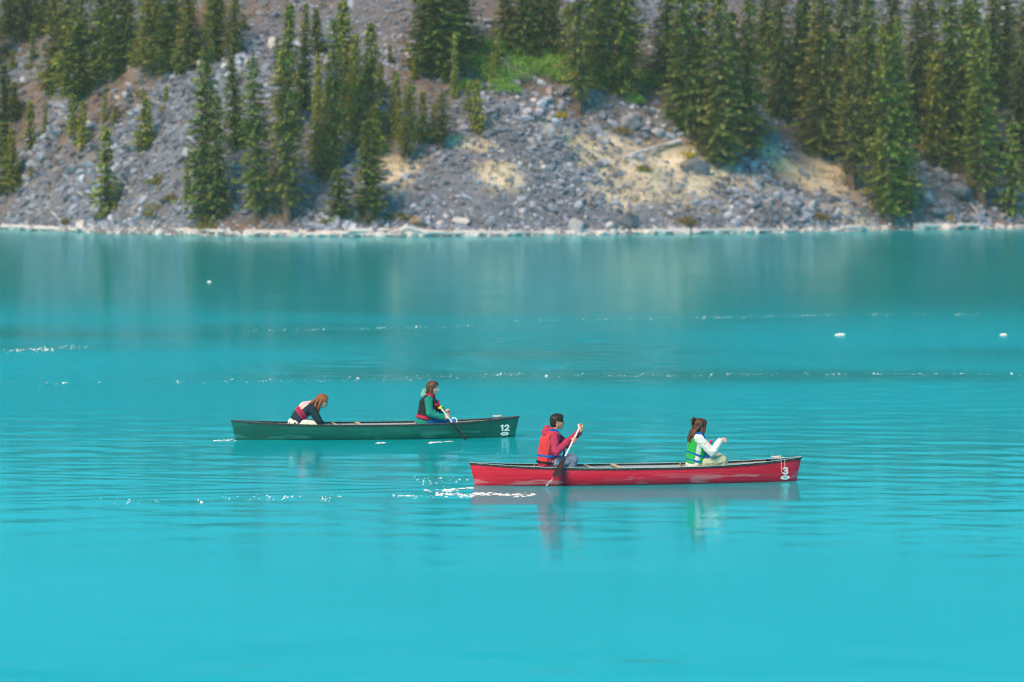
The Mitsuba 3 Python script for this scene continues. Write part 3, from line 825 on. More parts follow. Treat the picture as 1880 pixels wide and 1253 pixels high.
def shell(inset, flip):
    P = np.array([[hull_pt(u, v, inset) for v in VS] for u in US])
    Q = P * [1, -1, 1]
    A = np.concatenate([P[:, ::-1], Q[:, 1:]], 1)
    n, m = A.shape[:2]
    i, j = np.meshgrid(np.arange(n - 1), np.arange(m - 1), indexing='ij')
    f = np.stack([i * m + j, (i + 1) * m + j, (i + 1) * m + j + 1, i * m + j + 1], -1).reshape(-1, 4)
    f = np.vstack([f[:, [0, 1, 2]], f[:, [0, 2, 3]]])
    if flip:
        f = f[:, ::-1]
    return trimesh.Trimesh(A.reshape(-1, 3), f, process=False)


def rail(side, y0, y1, z0, z1):
    """A gunwale strip along the sheer of one side, of box section."""
    sec = []
    for u in US:
        b = half(u)
        z = sheer(u)
        x = u * LEN / 2 + math.copysign(.006, u) * (abs(u) > .99)
        ya, yb = side * max(.0, b + y0), side * (b + y1)
        sec.append([[x, ya, z + z0], [x, yb, z + z0], [x, yb, z + z1], [x, ya, z + z1]])
    sec = np.array(sec)
    n = len(sec)
    f = []
    for i in range(n - 1):
        for j in range(4):
            k = (j + 1) % 4
            f += [[i * 4 + j, i * 4 + k, (i + 1) * 4 + k], [i * 4 + j, (i + 1) * 4 + k, (i + 1) * 4 + j]]
    f += [[0, 2, 1], [0, 3, 2], [4 * n - 4, 4 * n - 3, 4 * n - 2], [4 * n - 4, 4 * n - 2, 4 * n - 1]]
    m = trimesh.Trimesh(sec.reshape(-1, 3), f, process=False)
    if m.volume < 0:
        m.invert()
    return m


def deck(s):
    us = np.linspace(.80, .995, 12)
    top, bot = [], []
    for u in us:
        b = half(u) - .004
        x = s * u * LEN / 2
        for k in np.linspace(-1, 1, 7):
            top.append([x, k * b, sheer(s * u) + .004 + .018 * (1 - k * k) * (1 - u) / .2])
    n = len(us)
    f = []
    for i in range(n - 1):
        for j in range(6):
            a = i * 7 + j
            f += [[a, a + 7, a + 8], [a, a + 8, a + 1]]
    m = trimesh.Trimesh(np.array(top), f, process=False)
    lo = m.copy()
    lo.vertices = lo.vertices - [0, 0, .02]
    lo.invert()
    return trimesh.util.concatenate([m, lo])


def rbox(sx, sy, sz, r=.008):
    c = [m3.Manifold.sphere(r, 12).translate([a * (sx / 2 - r), b * (sy / 2 - r), c * (sz / 2 - r)]) for a in (-1, 1) for b in (-1, 1) for c in (-1, 1)]
    return tm(m3.Manifold.batch_hull(c))


def place_local(mesh, M):
    m = mesh.copy()
    m.apply_transform(M)
    return m


def hullcolour(name, a, b, scuff, M):
    m0, m1, _, m2 = (float(w) for w in np.linalg.inv(M)[0])

    def fn(p, n, uv):
        x = m0 * p.x + m1 * p.y + m2
        k = mikit.fbm(x * 1.1, p.z * 7, 2.0)
        c = mikit.mix(a, b, mikit.smoothstep(.3, .7, k))
        s = mikit.smoothstep(.50, .66, mikit.fbm(x * 2.2 + 7, p.z * 16, 5.0, 4)) * mikit.smoothstep(.20, .10, p.z) * mikit.smoothstep(-.01, .05, p.z)
        line = mikit.smoothstep(.60, .66, mikit.noise(x * .8, p.z * 150, 1.0))
        c = mikit.mix(c, scuff, s * .72 + line * .10)
        return mikit.mix(c, mi.Color3f(a) * .55, mikit.smoothstep(.022, .006, p.z) * .6)     # wet grime along the waterline
    scene[name] = {'type': 'twosided', 'bsdf': {'type': 'principled', 'base_color': mikit.proc(fn), 'roughness': .34, 'specular': .45}}
    return name


matte('black_trim', (.022, .035, .032), .45, .5)
matte('pale_liner', (.46, .50, .55), .6, .3)
matte('seat_web', (.06, .06, .06), .7)
matte('ash_wood', (.50, .38, .22), .5, .4)
matte('white_paint', (.82, .84, .84), .5, .4)
matte('badge_grey', (.34, .40, .43), .5, .4)
matte('rope_white', (.75, .73, .72), .8)
matte('rivet_metal', (.55, .56, .56), .4, .5)


def wrap_on_hull(mesh2d, x0, z0, lift):
    """Lays flat lettering (x along the boat, y upwards) onto the near side of the hull."""
    v = mesh2d.vertices.copy()
    xs, zs, d = x0 + v[:, 0], z0 + v[:, 1], v[:, 2]
    y = np.array([hull_y(a, b) for a, b in zip(xs, zs)])
    return trimesh.Trimesh(np.stack([xs, -(y + lift + d), zs], 1), mesh2d.faces[:, ::1], process=False)


def ellipse2d(rx, ry, hole=None, depth=.002, n=36):
    import shapely.geometry as sg
    t = np.linspace(0, 2 * np.pi, n, endpoint=False)
    p = sg.Polygon(np.stack([rx * np.cos(t), ry * np.sin(t)], 1))
    if hole:
        p = p.difference(sg.Polygon(np.stack([hole[0] * np.cos(t), hole[1] * np.sin(t)], 1)))
    return trimesh.creation.extrude_polygon(p, depth, engine='earcut')


GLYPH = {'1': [[(-.018, .094), (.004, .108), (.004, .013)]],
         '2': [[(-.030, .086), (-.022, .101), (-.004, .107), (.018, .102), (.027, .086), (.022, .067), (.004, .045), (-.030, .014), (.032, .014)]],
         '3': [[(-.028, .094), (-.012, .106), (.010, .106), (.025, .094), (.024, .077), (.008, .064), (-.008, .062)], [(.008, .064), (.028, .050), (.030, .030), (.014, .015), (-.010, .013), (-.030, .026)]]}


def digits_mesh(text):
    import shapely
    out, x = [], -.040 * (len(text) - 1)
    for ch in text:
        for line in GLYPH[ch]:
            out.append(shapely.affinity.translate(shapely.LineString(line).buffer(.0135, 5), x, 0))
        x += .078
    g = shapely.union_all(out)
    g = shapely.affinity.scale(g, 1.15, 1, origin=(0, 0))
    return trimesh.util.concatenate([trimesh.creation.extrude_polygon(p, .002, engine='earcut') for p in getattr(g, 'geoms', [g])])


def make_canoe(label, M, hullmat, linermat, digits, stripe):
    k = thing('canoe', label, 'canoe')

    def add(name, mesh, bsdf, smooth=30, lab=None, kind=None):
        return part(k, name, place_local(mesh, M), bsdf, smooth, label=lab, kind=kind)
    add('hull', shell(0, False), hullmat, 40)
    add('liner', shell(.012, True), linermat, 40)
    for s in (-1, 1):
        add('gunwale', rail(s, -.020, .014, -.022, .006), 'black_trim', 30)
        add('rail_top', rail(s, -.012, .010, .0065, .0105), stripe, 30)
        add('deck_plate', deck(s), 'black_trim', 30)
    for x, w in ((-1.47, .50), (.86, .62)):
        u = x / (LEN / 2)
        wide = 2 * (half(u) - .012)
        m = rbox(.24, wide - .02, .022)
        m.apply_translation([x, 0, sheer(u) - .085])
        st = add('seat', m, 'seat_web', 30)
        for sx in (-.09, .09):
            for sy in (-1, 1):
                h = rbox(.02, .02, .085, .004)
                h.apply_translation([x + sx, sy * (wide / 2 - .028), sheer(u) - .040])
                part(st, 'hanger', place_local(h, M), 'ash_wood', 30)
    for nm, x, dpt in (('yoke', -.30, .07), ('thwart', .50 - 1.25, .045)):
        u = x / (LEN / 2)
        m = rbox(dpt, 2 * half(u) - .03, .022)
        m.apply_translation([x, 0, sheer(u) - .004])
        add(nm, m, 'ash_wood', 30)
    m = trimesh.util.concatenate([trimesh.creation.icosphere(subdivisions=0, radius=.0045).apply_translation([u * LEN / 2, -(half(u) + .014), sheer(u) - .008]) for u in np.linspace(-.94, .94, 20)])
    add('rivets', m, 'rivet_metal', False, kind='stuff')
    t = digits_mesh(digits)
    add('number', wrap_on_hull(trimesh.Trimesh(*trimesh.remesh.subdivide_to_size(t.vertices, t.faces, .025)), 2.335, .112, .004), 'white_paint', False, f'white painted number {digits} near the bow')
    o = ellipse2d(.082, .033)
    bd = add('badge', wrap_on_hull(o, 2.335, .064, .004), 'white_paint', False, 'white oval badge with a grey emblem under the number')
    part(bd, 'emblem', place_local(wrap_on_hull(ellipse2d(.030, .010), 2.335, .064, .007), M), 'badge_grey', False)
    return k


def frame(cx, cy, yaw):
    M = trimesh.transformations.rotation_matrix(yaw, [0, 0, 1])
    M[:3, 3] = [cx, cy, 0]
    return M


RED = frame(1.935, 59.42, math.radians(9.6))
GREEN = frame(-2.46, 69.3, math.radians(9.0))
hullcolour('red_hull', (.62, .003, .030), (.70, .006, .045), (.66, .22, .27), RED)
hullcolour('green_hull', (.004, .085, .070), (.008, .130, .105), (.03, .22, .19), GREEN)
matte('trim_highlight', (.55, .62, .62), .4, .5)
matte('trim_dark_top', (.16, .16, .15), .4, .5)
red_canoe = make_canoe('red canoe numbered 3 with black gunwales, nearest to the viewer', RED, 'red_hull', 'pale_liner', '3', 'trim_highlight')
green_canoe = make_canoe('dark green canoe numbered 12, farther out than the red one', GREEN, 'green_hull', 'pale_liner', '12', 'trim_dark_top')


def tubeline(pts, r, sides=7):
    return sweep(pts, r, sides)


def L(M, pts):
    p = np.atleast_2d(np.asarray(pts, float))
    return p @ M[:3, :3].T + M[:3, 3]


# painter rope looped over the red bow and a short coil on the green one
def bow_rope(M, label, hang):
    k = thing('bow_rope', label, 'rope')
    z = sheer(.87) + .02
    b = half(.87) + .022
    q = []
    for i in range(40):
        a = i / 39 * 2 * math.pi * 2.5
        q.append([2.22 + .07 * math.cos(a) + .02 * math.sin(3 * a), .045 * math.sin(a), z + .018 + .006 * math.sin(2.5 * a) + .012 * i / 39])
    ms = [tubeline(L(M, q), .006)]
    if hang:
        w = lambda x, zz, o=.010: [x, -hull_y(x, zz) - o, zz]  # noqa: E731
        ms.append(tubeline(L(M, [[2.245, -.02, z + .02], [2.25, -b, z + .012], w(2.252, .325, .022), w(2.258, .28), w(2.268, .20), w(2.276, .14, .006)]), .0040))
        ms.append(tubeline(L(M, [[2.31, -.02, z + .02], [2.315, -b + .02, z + .016], w(2.318, .335, .022), w(2.322, .28), w(2.324, .235, .006)]), .0040))
    put(k, trimesh.util.concatenate(ms), 'rope_white', 40)


bow_rope(RED, 'white rope coiled on the bow of the red canoe with two ends hanging down', True)
bow_rope(GREEN, 'small white rope coil on the bow deck of the green canoe', False)

# ------------------------------------------------------------------ people
def v3(*a):
    return np.array(a, float)


def unit(a):
    return np.asarray(a, float) / (np.linalg.norm(a) + 1e-12)


def ball(p, r, n=20):
    return m3.Manifold.sphere(float(r), n).translate([float(x) for x in p])


def cap(a, ra, b, rb, n=20):
    return m3.Manifold.batch_hull([ball(a, ra, n), ball(b, rb, n)])


def hulls(*balls):
    return m3.Manifold.batch_hull([ball(p, r) for p, r in balls])


def union(ms):
    return m3.Manifold.batch_boolean(ms, m3.OpType.Add)


def soft(man, edge, n=8):
    t = tm(man.refine_to_length(edge))
    t.merge_vertices()
    trimesh.smoothing.filter_taubin(t, lamb=.5, nu=.52, iterations=n)
    return t


def head_parts(hc, f, u):
    """Skull, jaw, nose, ears, lips about the head's centre; f is where the face looks, u is up."""
    l = np.cross(u, f)
    at = lambda a, b, c: hc + f * a + l * b + u * c  # noqa: E731
    ms = [hulls((at(-.022, 0, .030), .080), (at(.018, 0, .034), .074), (at(-.03, 0, -.01), .066)),
          hulls((at(.028, .028, .008), .050), (at(.028, -.028, .008), .050), (at(.048, 0, -.075), .036), (at(.058, 0, -.092), .022)),
          hulls((at(-.01, .03, -.045), .040), (at(-.01, -.03, -.045), .040), (at(.052, 0, -.088), .024)),
          hulls((at(.086, 0, .012), .010), (at(.106, 0, -.026), .010), (at(.088, .012, -.034), .009), (at(.088, -.012, -.034), .009)),
          hulls((at(.078, .03, .026), .013), (at(.082, 0, .022), .012), (at(.078, -.03, .026), .013)),
          hulls((at(.078, .014, -.058), .008), (at(.084, 0, -.057), .009), (at(.078, -.014, -.058), .008)),
          hulls((at(.076, .012, -.070), .008), (at(.081, 0, -.071), .009), (at(.076, -.012, -.070), .008))]
    for s in (-1, 1):
        ms.append(hulls((at(-.012, s * .076, .012), .013), (at(-.006, s * .075, -.022), .009), (at(-.020, s * .082, .014), .009)))
        ms.append(hulls((at(.060, s * .034, -.022), .026), (at(.040, s * .045, -.030), .024)))
    return ms


def face_details(k, M, hc, f, u, open_smile=False):
    l = np.cross(u, f)
    at = lambda a, b, c: hc + f * a + l * b + u * c  # noqa: E731
    body = f'{k}__body'
    for s in (-1, 1):
        e = tm(ball(at(.075, s * .031, .006), .0125, 16))
        part(body, 'eye', place_local(e, M), 'eye_white', 40)
        e = tm(ball(at(.083, s * .031, .006), .0065, 12))
        part(body, 'iris', place_local(e, M), 'dark_brown', 40)
        e = tm(hulls((at(.087, s * .018, .030), .003), (at(.083, s * .034, .034), .0035), (at(.072, s * .048, .030), .0025)))
        part(body, 'eyebrow', place_local(e, M), 'dark_brown', 40)
    m = tm(hulls((at(.086, .020, -.061), .006), (at(.0925, 0, -.064), .0065), (at(.086, -.020, -.061), .006)))
    part(body, 'lips', place_local(m, M), 'teeth' if open_smile else 'lip_red', 40)


def glasses(k, M, hc, f, u, mat='dark_brown'):
    l = np.cross(u, f)
    at = lambda a, b, c: hc + f * a + l * b + u * c  # noqa: E731
    ms = []
    for s in (-1, 1):
        ring = [at(.098 - .012 * abs(math.cos(t)) * (1 if math.cos(t) * s > 0 else 0), s * .033 + .024 * math.cos(t), .004 + .019 * math.sin(t)) for t in np.linspace(0, 2 * math.pi, 17)]
        ms.append(sweep(L(M, ring), .0018, 6))
        ms.append(sweep(L(M, [at(.088, s * .058, .008), at(.05, s * .080, .012), at(-.012, s * .088, .012)]), .0026, 6))
    ms.append(sweep(L(M, [at(.099, -.010, .008), at(.102, 0, .011), at(.099, .010, .008)]), .0028, 6))
    part(k, 'glasses', trimesh.util.concatenate(ms), mat, 40)


def hand(wrist, d, n, s, curl=(55, 75, 50), spread=.0, thumb=(.55, .55)):
    """Wrist joint, finger direction d, palm normal n (the side the fingers close to), thumb side s."""
    d, n = unit(d), unit(n - d * np.dot(n, d))
    s = unit(np.cross(d, n)) * (1 if np.dot(np.cross(d, n), s) > 0 else -1)
    W = np.asarray(wrist, float)
    kn = [W + d * .086 + s * o + n * .0 for o in (.031, .010, -.011, -.030)]
    ms = [hulls((W, .023), (W + s * .010, .022), (kn[0] - d * .006, .0125), (kn[1], .0130), (kn[2], .0125), (kn[3] - d * .007, .0115)),
          hulls((W + d * .01 + s * .02, .018), (W + d * .045 + s * .034, .014), (W + d * .05 - n * -.01, .014))]
    for i, (k0, ln) in enumerate(zip(kn, (.95, 1.05, 1.0, .80))):
        p, a = k0, 0
        dirr = unit(d + s * spread * (1.5 - i))
        for seg, (len_, c) in enumerate(zip((.043, .027, .022), curl)):
            a += math.radians(c * (1 + .06 * (i - 1.5)))
            q = p + (dirr * math.cos(a) + n * math.sin(a)) * len_ * ln
            ms.append(cap(p, .0098 - seg * .0011, q, .0088 - seg * .0011, 12))
            p = q
    b = W + d * .028 + s * .030 + n * .008
    m = b + (d * .6 + s * .45 + n * thumb[0]) * .038
    t = m + (d * .65 - s * .15 + n * thumb[1]) * .032
    ms += [cap(W + d * .012 + s * .014, .019, b, .0145, 12), cap(b, .0135, m, .0115, 12), cap(m, .0110, t, .0085, 12)]
    return ms


def grip(P, a, elbow, flip=1, rs=.016, curl=(62, 82, 58)):
    """(hand pieces, wrist) closed round a shaft through P along the unit vector a; the thumb lies towards +a."""
    a = unit(a)
    d = np.asarray(P, float) - elbow
    d = unit(d - a * np.dot(d, a))
    n = unit(np.cross(a, d)) * flip
    palm = P - n * (rs + .014)
    w = palm - d * .062
    return hand(w, d, n, a, curl), w


class Person:
    def __init__(s, key_label, M):
        s.k = thing('person', key_label, 'person')
        s.M = M

    def torso(s, g=0.0, upper=True, low=True):
        lat = s.lat
        at = lambda t: s.hip + (s.neck - s.hip) * t + s.bow_dir * s.bow * math.sin(math.pi * t)  # noqa: E731
        P = [(at(0) + lat * .085, .098 + g), (at(0) - lat * .085, .098 + g)]
        Wt = [(at(.36) + lat * .072, .088 + g), (at(.36) - lat * .072, .088 + g)]
        C = [(at(.70) + lat * .082, .098 + g), (at(.70) - lat * .082, .098 + g)]
        S = [(s.shL - lat * .03, .058 + g), (s.shR + lat * .03, .058 + g), (at(.95), .062 + g)]
        out = []
        if low:
            out.append(hulls(*P, *Wt))
        return out + [hulls(*Wt, *C), hulls(*C, *S)]

    def arm(s, side, g=0.0, upto=1.0):
        sh, el, wr = (s.shL, s.elL, s.wrL) if side == 'L' else (s.shR, s.elR, s.wrR)
        m = el + (wr - el) * upto
        return [cap(sh, .054 + g, el, .040 + g), cap(el, .041 + g, m, .041 + (.026 - .041) * upto + g)]

    def legs(s, g=0.0, shin=1.0):
        out = []
        for hp, kn, an in ((s.hip + s.lat * .085, s.knL, s.anL), (s.hip - s.lat * .085, s.knR, s.anR)):
            out += [cap(hp, .086 + g, kn, .058 + g), cap(kn, .057 + g, kn + (an - kn) * shin, .040 + g)]
        return out

    def feet(s, g=0.0):
        out = []
        for an in (s.anL, s.anR):
            out += [hulls((an, .036 + g), (an + [-.03, 0, -.03], .030 + g), (an + [.12, 0, -.035], .026 + g), (an + [.17, 0, -.04], .018 + g))]
        return out

    def build_body(s, hands):
        neck_top = s.hc - s.hu * .085 - s.hf * .022
        ms = s.torso() + s.arm('L') + s.arm('R') + s.legs() + s.feet() + [cap(s.neck - [0, 0, .02], .056, neck_top, .052)]
        body = soft(union(ms), .022, 6)
        head = soft(union(head_parts(s.hc, s.hf, s.hu) + [cap(neck_top + (s.neck - neck_top) * .5, .05, neck_top, .05)]), .0085, 5)
        mans = [manifold(body), manifold(head)]
        for h in hands:
            mans.append(manifold(soft(union(h), .0045, 3)))
        for m in mans:
            if m.status() != m3.Error.NoError:
                raise RuntimeError('open body mesh')
        whole = tm(union(mans))
        part(s.k, 'body', place_local(whole, s.M), s.skin, True)
        face_details(s.k, s.M, s.hc, s.hf, s.hu, s.smile)

    def cloth(s, name, ms, bsdf, edge=.022, n=5, wrinkle=.006, seed=0, label=None, minus=None, sub=None):
        man = union(ms)
        if minus is not None:
            man = man - union(minus)
        t = soft(man, edge, n)
        if wrinkle:
            nv = t.vertex_normals
            w = meshkit.fbm(t.vertices * [16, 16, 24], 3, seed) - .5
            folds = np.sin((meshkit.fbm(t.vertices * 7, 2, seed + 3)) * 34)
            t.vertices = t.vertices + nv * (wrinkle * 2.0 * w + wrinkle * .55 * folds)[:, None]
        return part(sub or s.k, name, place_local(t, s.M), bsdf, True, label=label)

    def band(s, name, t0, t1, g, bsdf, sub, tilt=0.0, label=None):
        """A strap round the trunk between two heights along it, 5 mm proud of the vest below it."""
        ax = unit(s.neck - s.hip)
        a = unit(ax + s.fwd * tilt)
        Ln = np.linalg.norm(s.neck - s.hip)
        big = union(s.torso(g))
        big = big.trim_by_plane(a.tolist(), float(np.dot(s.hip, a) + Ln * t0)).trim_by_plane((-a).tolist(), float(-np.dot(s.hip, a) - Ln * t1))
        part(sub, name, place_local(tm(big), s.M), bsdf, 30, label=label)

    def vest(s, bsdf, g=.040, t0=.02, t1=.90, label=None, side_gap=None):
        ax = unit(s.neck - s.hip)
        Ln = np.linalg.norm(s.neck - s.hip)
        big = union(s.torso(g))
        big = big.trim_by_plane(ax.tolist(), float(np.dot(s.hip, ax) + Ln * t0)).trim_by_plane((-ax).tolist(), float(-np.dot(s.hip, ax) - Ln * (t1 + .14)))
        holes = [cap(sh + out * -.055, .070, sh + out * .30 + (el - sh) * .25, .105) for sh, el, out in ((s.shL, s.elL, s.lat), (s.shR, s.elR, -s.lat))]
        holes.append(cap(s.neck - ax * .03 + s.fwd * .02, .070, s.neck + ax * .2, .10))
        big = big - union(holes)
        if side_gap:
            f = unit(s.fwd - ax * np.dot(s.fwd, ax))
            for sg in (1, -1):
                c0, c1 = side_gap
                q = [s.hip + ax * (Ln * h) + s.lat * sg * w + f * x for h in (-.2, .8) for w in (.085, .30) for x in (c0, c1)]
                big = big - m3.Manifold.hull_points(np.array(q))
        t = soft(big, .02, 4)
        t.vertices = t.vertices + t.vertex_normals * (.007 * (meshkit.fbm(t.vertices * 18, 2, 5) - .5))[:, None]
        return part(s.k, 'life_vest', place_local(t, s.M), bsdf, True, label=label)

    def yoke(s, name, sub, bsdf, g, r=.022, label=None, both=True, front=.075):
        """Shoulder straps: a ribbon over each shoulder from the back of the chest to its front."""
        ax = unit(s.neck - s.hip)
        big = union(s.torso(g))
        for sg in (1, -1) if both else (-1,):
            c = s.neck + s.lat * sg * .115
            a = unit(s.lat)
            b = big.trim_by_plane(a.tolist(), float(np.dot(c, a) - r)).trim_by_plane((-a).tolist(), float(-np.dot(c, a) - r))
            b = b.trim_by_plane(ax.tolist(), float(np.dot(s.hip, ax) + np.linalg.norm(s.neck - s.hip) * .52)).trim_by_plane(s.fwd.tolist(), float(np.dot(s.neck, s.fwd) - front))
            part(sub, name, place_local(tm(b), s.M), bsdf, 30, label=label)


def strands(roots, tips, sway, r, seed, n=7, drop=None):
    q = np.random.default_rng(seed)
    ms = []
    for a, b in zip(roots, tips):
        s = np.linspace(0, 1, n)[:, None]
        p = np.asarray(a) + (np.asarray(b) - a) * s + np.asarray(sway) * np.sin(s * math.pi) + .006 * q.normal(size=(n, 3)) * s
        ms.append(sweep(p, r * np.array([.75, 1, 1.05, 1, .9, .7, .25]) * q.uniform(.75, 1.2), 7))
    return ms


def hair_cap(s, back=.016, cut=None):
    l = np.cross(s.hu, s.hf)
    at = lambda a, b, c: s.hc + s.hf * a + l * b + s.hu * c  # noqa: E731
    m = hulls((at(-.024, 0, .036), .080 + back), (at(.022, 0, .044), .072 + back), (at(-.035, 0, -.02), .062 + back))
    face = hulls((at(.088, 0, .022), .066), (at(.072, 0, -.10), .088), (at(.17, 0, .03), .075), (at(.2, 0, -.1), .10))
    m = m - face
    if cut:
        m = m - union(cut(at))
    return m, at


def combed(t, seed):
    """Fine locks over a hair cap."""
    p = t.vertices
    w = meshkit.noise(np.stack([p[:, 0] * 70, p[:, 1] * 95, p[:, 2] * 16], 1), seed) - .4
    t.vertices = p + t.vertex_normals * (.016 * w)[:, None]
    return t


def hair_mat(name, a, b):
    def fn(p, n, uv):
        k = mikit.fbm((p.x - p.y * .2) * 60, p.y * 60, p.z * 9)
        return mikit.mix(a, b, mikit.smoothstep(.25, .75, k))
    scene[name] = {'type': 'twosided', 'bsdf': {'type': 'principled', 'base_color': mikit.proc(fn), 'roughness': .45, 'specular': .4}}


hair_mat('black_hair', (.010, .009, .010), (.030, .025, .025))
hair_mat('brown_hair', (.050, .024, .014), (.130, .062, .035))
hair_mat('chestnut_hair', (.035, .016, .010), (.14, .060, .032))
hair_mat('ginger_hair', (.18, .055, .018), (.36, .13, .045))
for nm, c, r in (('skin_tan', (.66, .36, .24), .5), ('skin_fair', (.78, .45, .36), .5), ('skin_light', (.74, .44, .33), .5)):
    matte(nm, c, r, .35)
for nm, c in dict(eye_white=(.75, .75, .73), dark_brown=(.025, .018, .014), lip_red=(.42, .14, .13), teeth=(.78, .70, .66), raspberry=(.48, .045, .115), vest_red=(.66, .055, .065), strap_blue=(.004, .13, .55), belt_black=(.015, .015, .018), jeans=(.25, .31, .45),
                  white_cloth=(.78, .80, .78), vest_green=(.03, .46, .09), khaki=(.50, .56, .40), navy=(.014, .045, .060), vest_navy=(.020, .040, .075), pink_strap=(.50, .025, .085), mint_white=(.72, .82, .76), teal=(.012, .27, .21), vest_dark=(.025, .030, .035), shorts_blue=(.01, .16, .50), bag_blue=(.01, .20, .62),
                  shaft_white=(.80, .82, .82), blade_black=(.040, .026, .024), grip_yellow=(.75, .55, .03), hot_pink=(.75, .02, .14), hood_pale=(.16, .44, .38), pale_pink=(.72, .50, .50), orange_mark=(.7, .3, .06), vest_lime=(.30, .66, .28)).items():
    matte(nm, c, .8 if nm not in ('blade_black', 'grip_yellow', 'shaft_white') else .4, .2)


def paddle(label, M, top, tip, blade_len, lab_extra=None, grip_mat='shaft_white', r=.0145, dark_from=None, turn=0.0):
    k = thing('paddle', label, 'paddle')
    top, tip = np.asarray(top, float), np.asarray(tip, float)
    a = unit(tip - top)
    n = np.linalg.norm(tip - top)
    throat = top + a * (n - blade_len)
    mid = top + a * (n - blade_len - .04) if dark_from is None else top + a * dark_from
    part(k, 'shaft', place_local(tm(cap(top, r, mid, r * .95)), M), 'shaft_white', 30)
    side = unit(np.cross(a, [0, 1, 0]))
    part(k, 'grip', place_local(tm(hulls((top + side * .035, .013), (top - side * .035, .013), (top + a * .04, .013))), M), grip_mat, 30)
    nrm = unit(np.cross(a, side))
    side = side * math.cos(turn) + nrm * math.sin(turn)
    w = []
    for s in np.linspace(0, 1, 9):
        wd = .028 + .036 * math.sin(min(1, s * 1.35) * math.pi / 2) ** 1.3 if s < .85 else .064 * math.cos((s - .85) / .15 * 1.2)
        w.append((throat + a * blade_len * s, max(.02, wd)))
    ms = [m3.Manifold.batch_hull([ball(c + side * x * wd2, .0055, 8) for c, wd2 in (w[i], w[i + 1]) for x in (-1, 1)]) for i in range(8)]
    ms.append(cap(mid, r * 1.02, throat + a * .14, r * .6))
    part(k, 'blade', place_local(tm(union(ms)), M), 'blade_black', 30)
    return k


def seat_pose(p, x0, hipz):
    p.lat, p.fwd = v3(0, 1, 0), v3(1, 0, 0)
    p.bow, p.bow_dir = .0, v3(-1, 0, 0)
    p.smile = False


# ---- man with the paddle, stern of the red canoe
def man():
    M = RED @ trimesh.transformations.translation_matrix([-1.47, 0, 0])
    p = Person('person in raspberry jacket and red life vest paddling in the stern of the red canoe', M)
    seat_pose(p, 0, .29)
    p.bow = .03
    p.hip, p.neck = v3(.04, 0, .295), v3(.145, 0, .80)
    p.shL, p.shR = v3(.18, .175, .755), v3(.13, -.185, .755)
    p.hc, p.hf, p.hu = v3(.215, -.01, .965), unit(v3(1, -.06, -.05)), v3(0, 0, 1)
    p.hu = unit(p.hu - p.hf * np.dot(p.hu, p.hf))
    p.elR, p.elL = v3(.145, -.30, .515), v3(.40, .20, .60)
    top, tip = v3(.560, -.10, .90), v3(.075, -.565, .155)
    ax = unit(tip - top)
    hr, p.wrR = grip(top + ax * .275, -ax, p.elR, -1)
    hl, p.wrL = grip(top + ax * .012, unit(v3(.2, -1, .2)), p.elL, 1)
    p.knR, p.knL = v3(.45, -.15, .40), v3(.47, .13, .40)
    p.anR, p.anL = v3(.36, -.15, .075), v3(.42, .13, .075)
    p.skin = 'skin_tan'
    p.build_body([hr, hl])
    p.cloth('jacket', p.torso(.020) + p.arm('L', .022, .93) + p.arm('R', .022, .93), 'raspberry', seed=1, wrinkle=.010)
    p.cloth('jeans', p.legs(.014, .95) + [hulls((p.hip + p.lat * .085, .106), (p.hip - p.lat * .085, .106), (p.hip + v3(0, 0, .08), .10))], 'jeans', seed=2, wrinkle=.008)
    p.cloth('shoe', [p.feet(.010)[0]], 'belt_black', wrinkle=0)
    p.cloth('shoe', [p.feet(.010)[1]], 'belt_black', wrinkle=0)
    hood = [hulls((v3(.03, .07, .80), .050), (v3(.03, -.07, .80), .050), (v3(.055, 0, .87), .050)), cap(v3(.06, .10, .82), .035, v3(.20, .075, .80), .030), cap(v3(.06, -.10, .82), .035, v3(.20, -.075, .80), .030), cap(v3(.04, .085, .85), .03, v3(.13, .085, .86), .025), cap(v3(.04, -.085, .85), .03, v3(.13, -.085, .86), .025)]
    p.cloth('hood', hood, 'raspberry', .016, 4, .006, 4)
    ve = p.vest('vest_red', side_gap=(-.03, .06), label='red life vest with blue straps and a black waist belt')
    p.yoke('shoulder_strap', ve, 'strap_blue', .047, .028)
    p.band('strap', .27, .33, .046, 'strap_blue', ve, -.15)
    p.band('belt', .06, .13, .046, 'belt_black', ve, -.1)
    for y in (-.05, .05):
        m = rbox(.012, .035, .22, .005)
        m.apply_translation([.315, y - .05, .47])
        part(ve, 'strap', place_local(m, p.M), 'strap_blue', 30)
    hc, at = hair_cap(p, .010, lambda at: [hulls((at(.04, 0, -.05), .07), (at(.0, .1, -.03), .035), (at(.0, -.1, -.03), .035)), m3.Manifold.batch_hull([ball(at(.0, y, z), .030) for y in (-.13, .13) for z in (.0, -.06)])])
    t = soft(hc, .008, 2)
    t.vertices = t.vertices + t.vertex_normals * (.012 * meshkit.noise(t.vertices * 90, 3))[:, None]
    part(p.k, 'hair', place_local(t, M), 'black_hair', True)
    glasses(p.k, M, p.hc, p.hf, p.hu)
    paddle('paddle with white shaft and black blade held by the person in raspberry jacket', M, top, tip, .36, turn=1.05)
    k = thing('water_drops', 'string of water drops falling from the raised paddle blade', 'drops')
    labels[k]['kind'] = 'stuff'
    q = np.random.default_rng(4)
    ms = []
    for i in range(18):
        s = i / 17
        c = tip + v3(-.13 * s ** .8, .0, -.13 * s) + q.normal(0, .005, 3)
        ms.append(trimesh.creation.icosphere(subdivisions=1, radius=q.uniform(.003, .007)).apply_transform(np.diag([.8, .8, 1.5, 1])).apply_translation(c))
    put(k, place_local(trimesh.util.concatenate(ms), M), 'white_foam', 40)


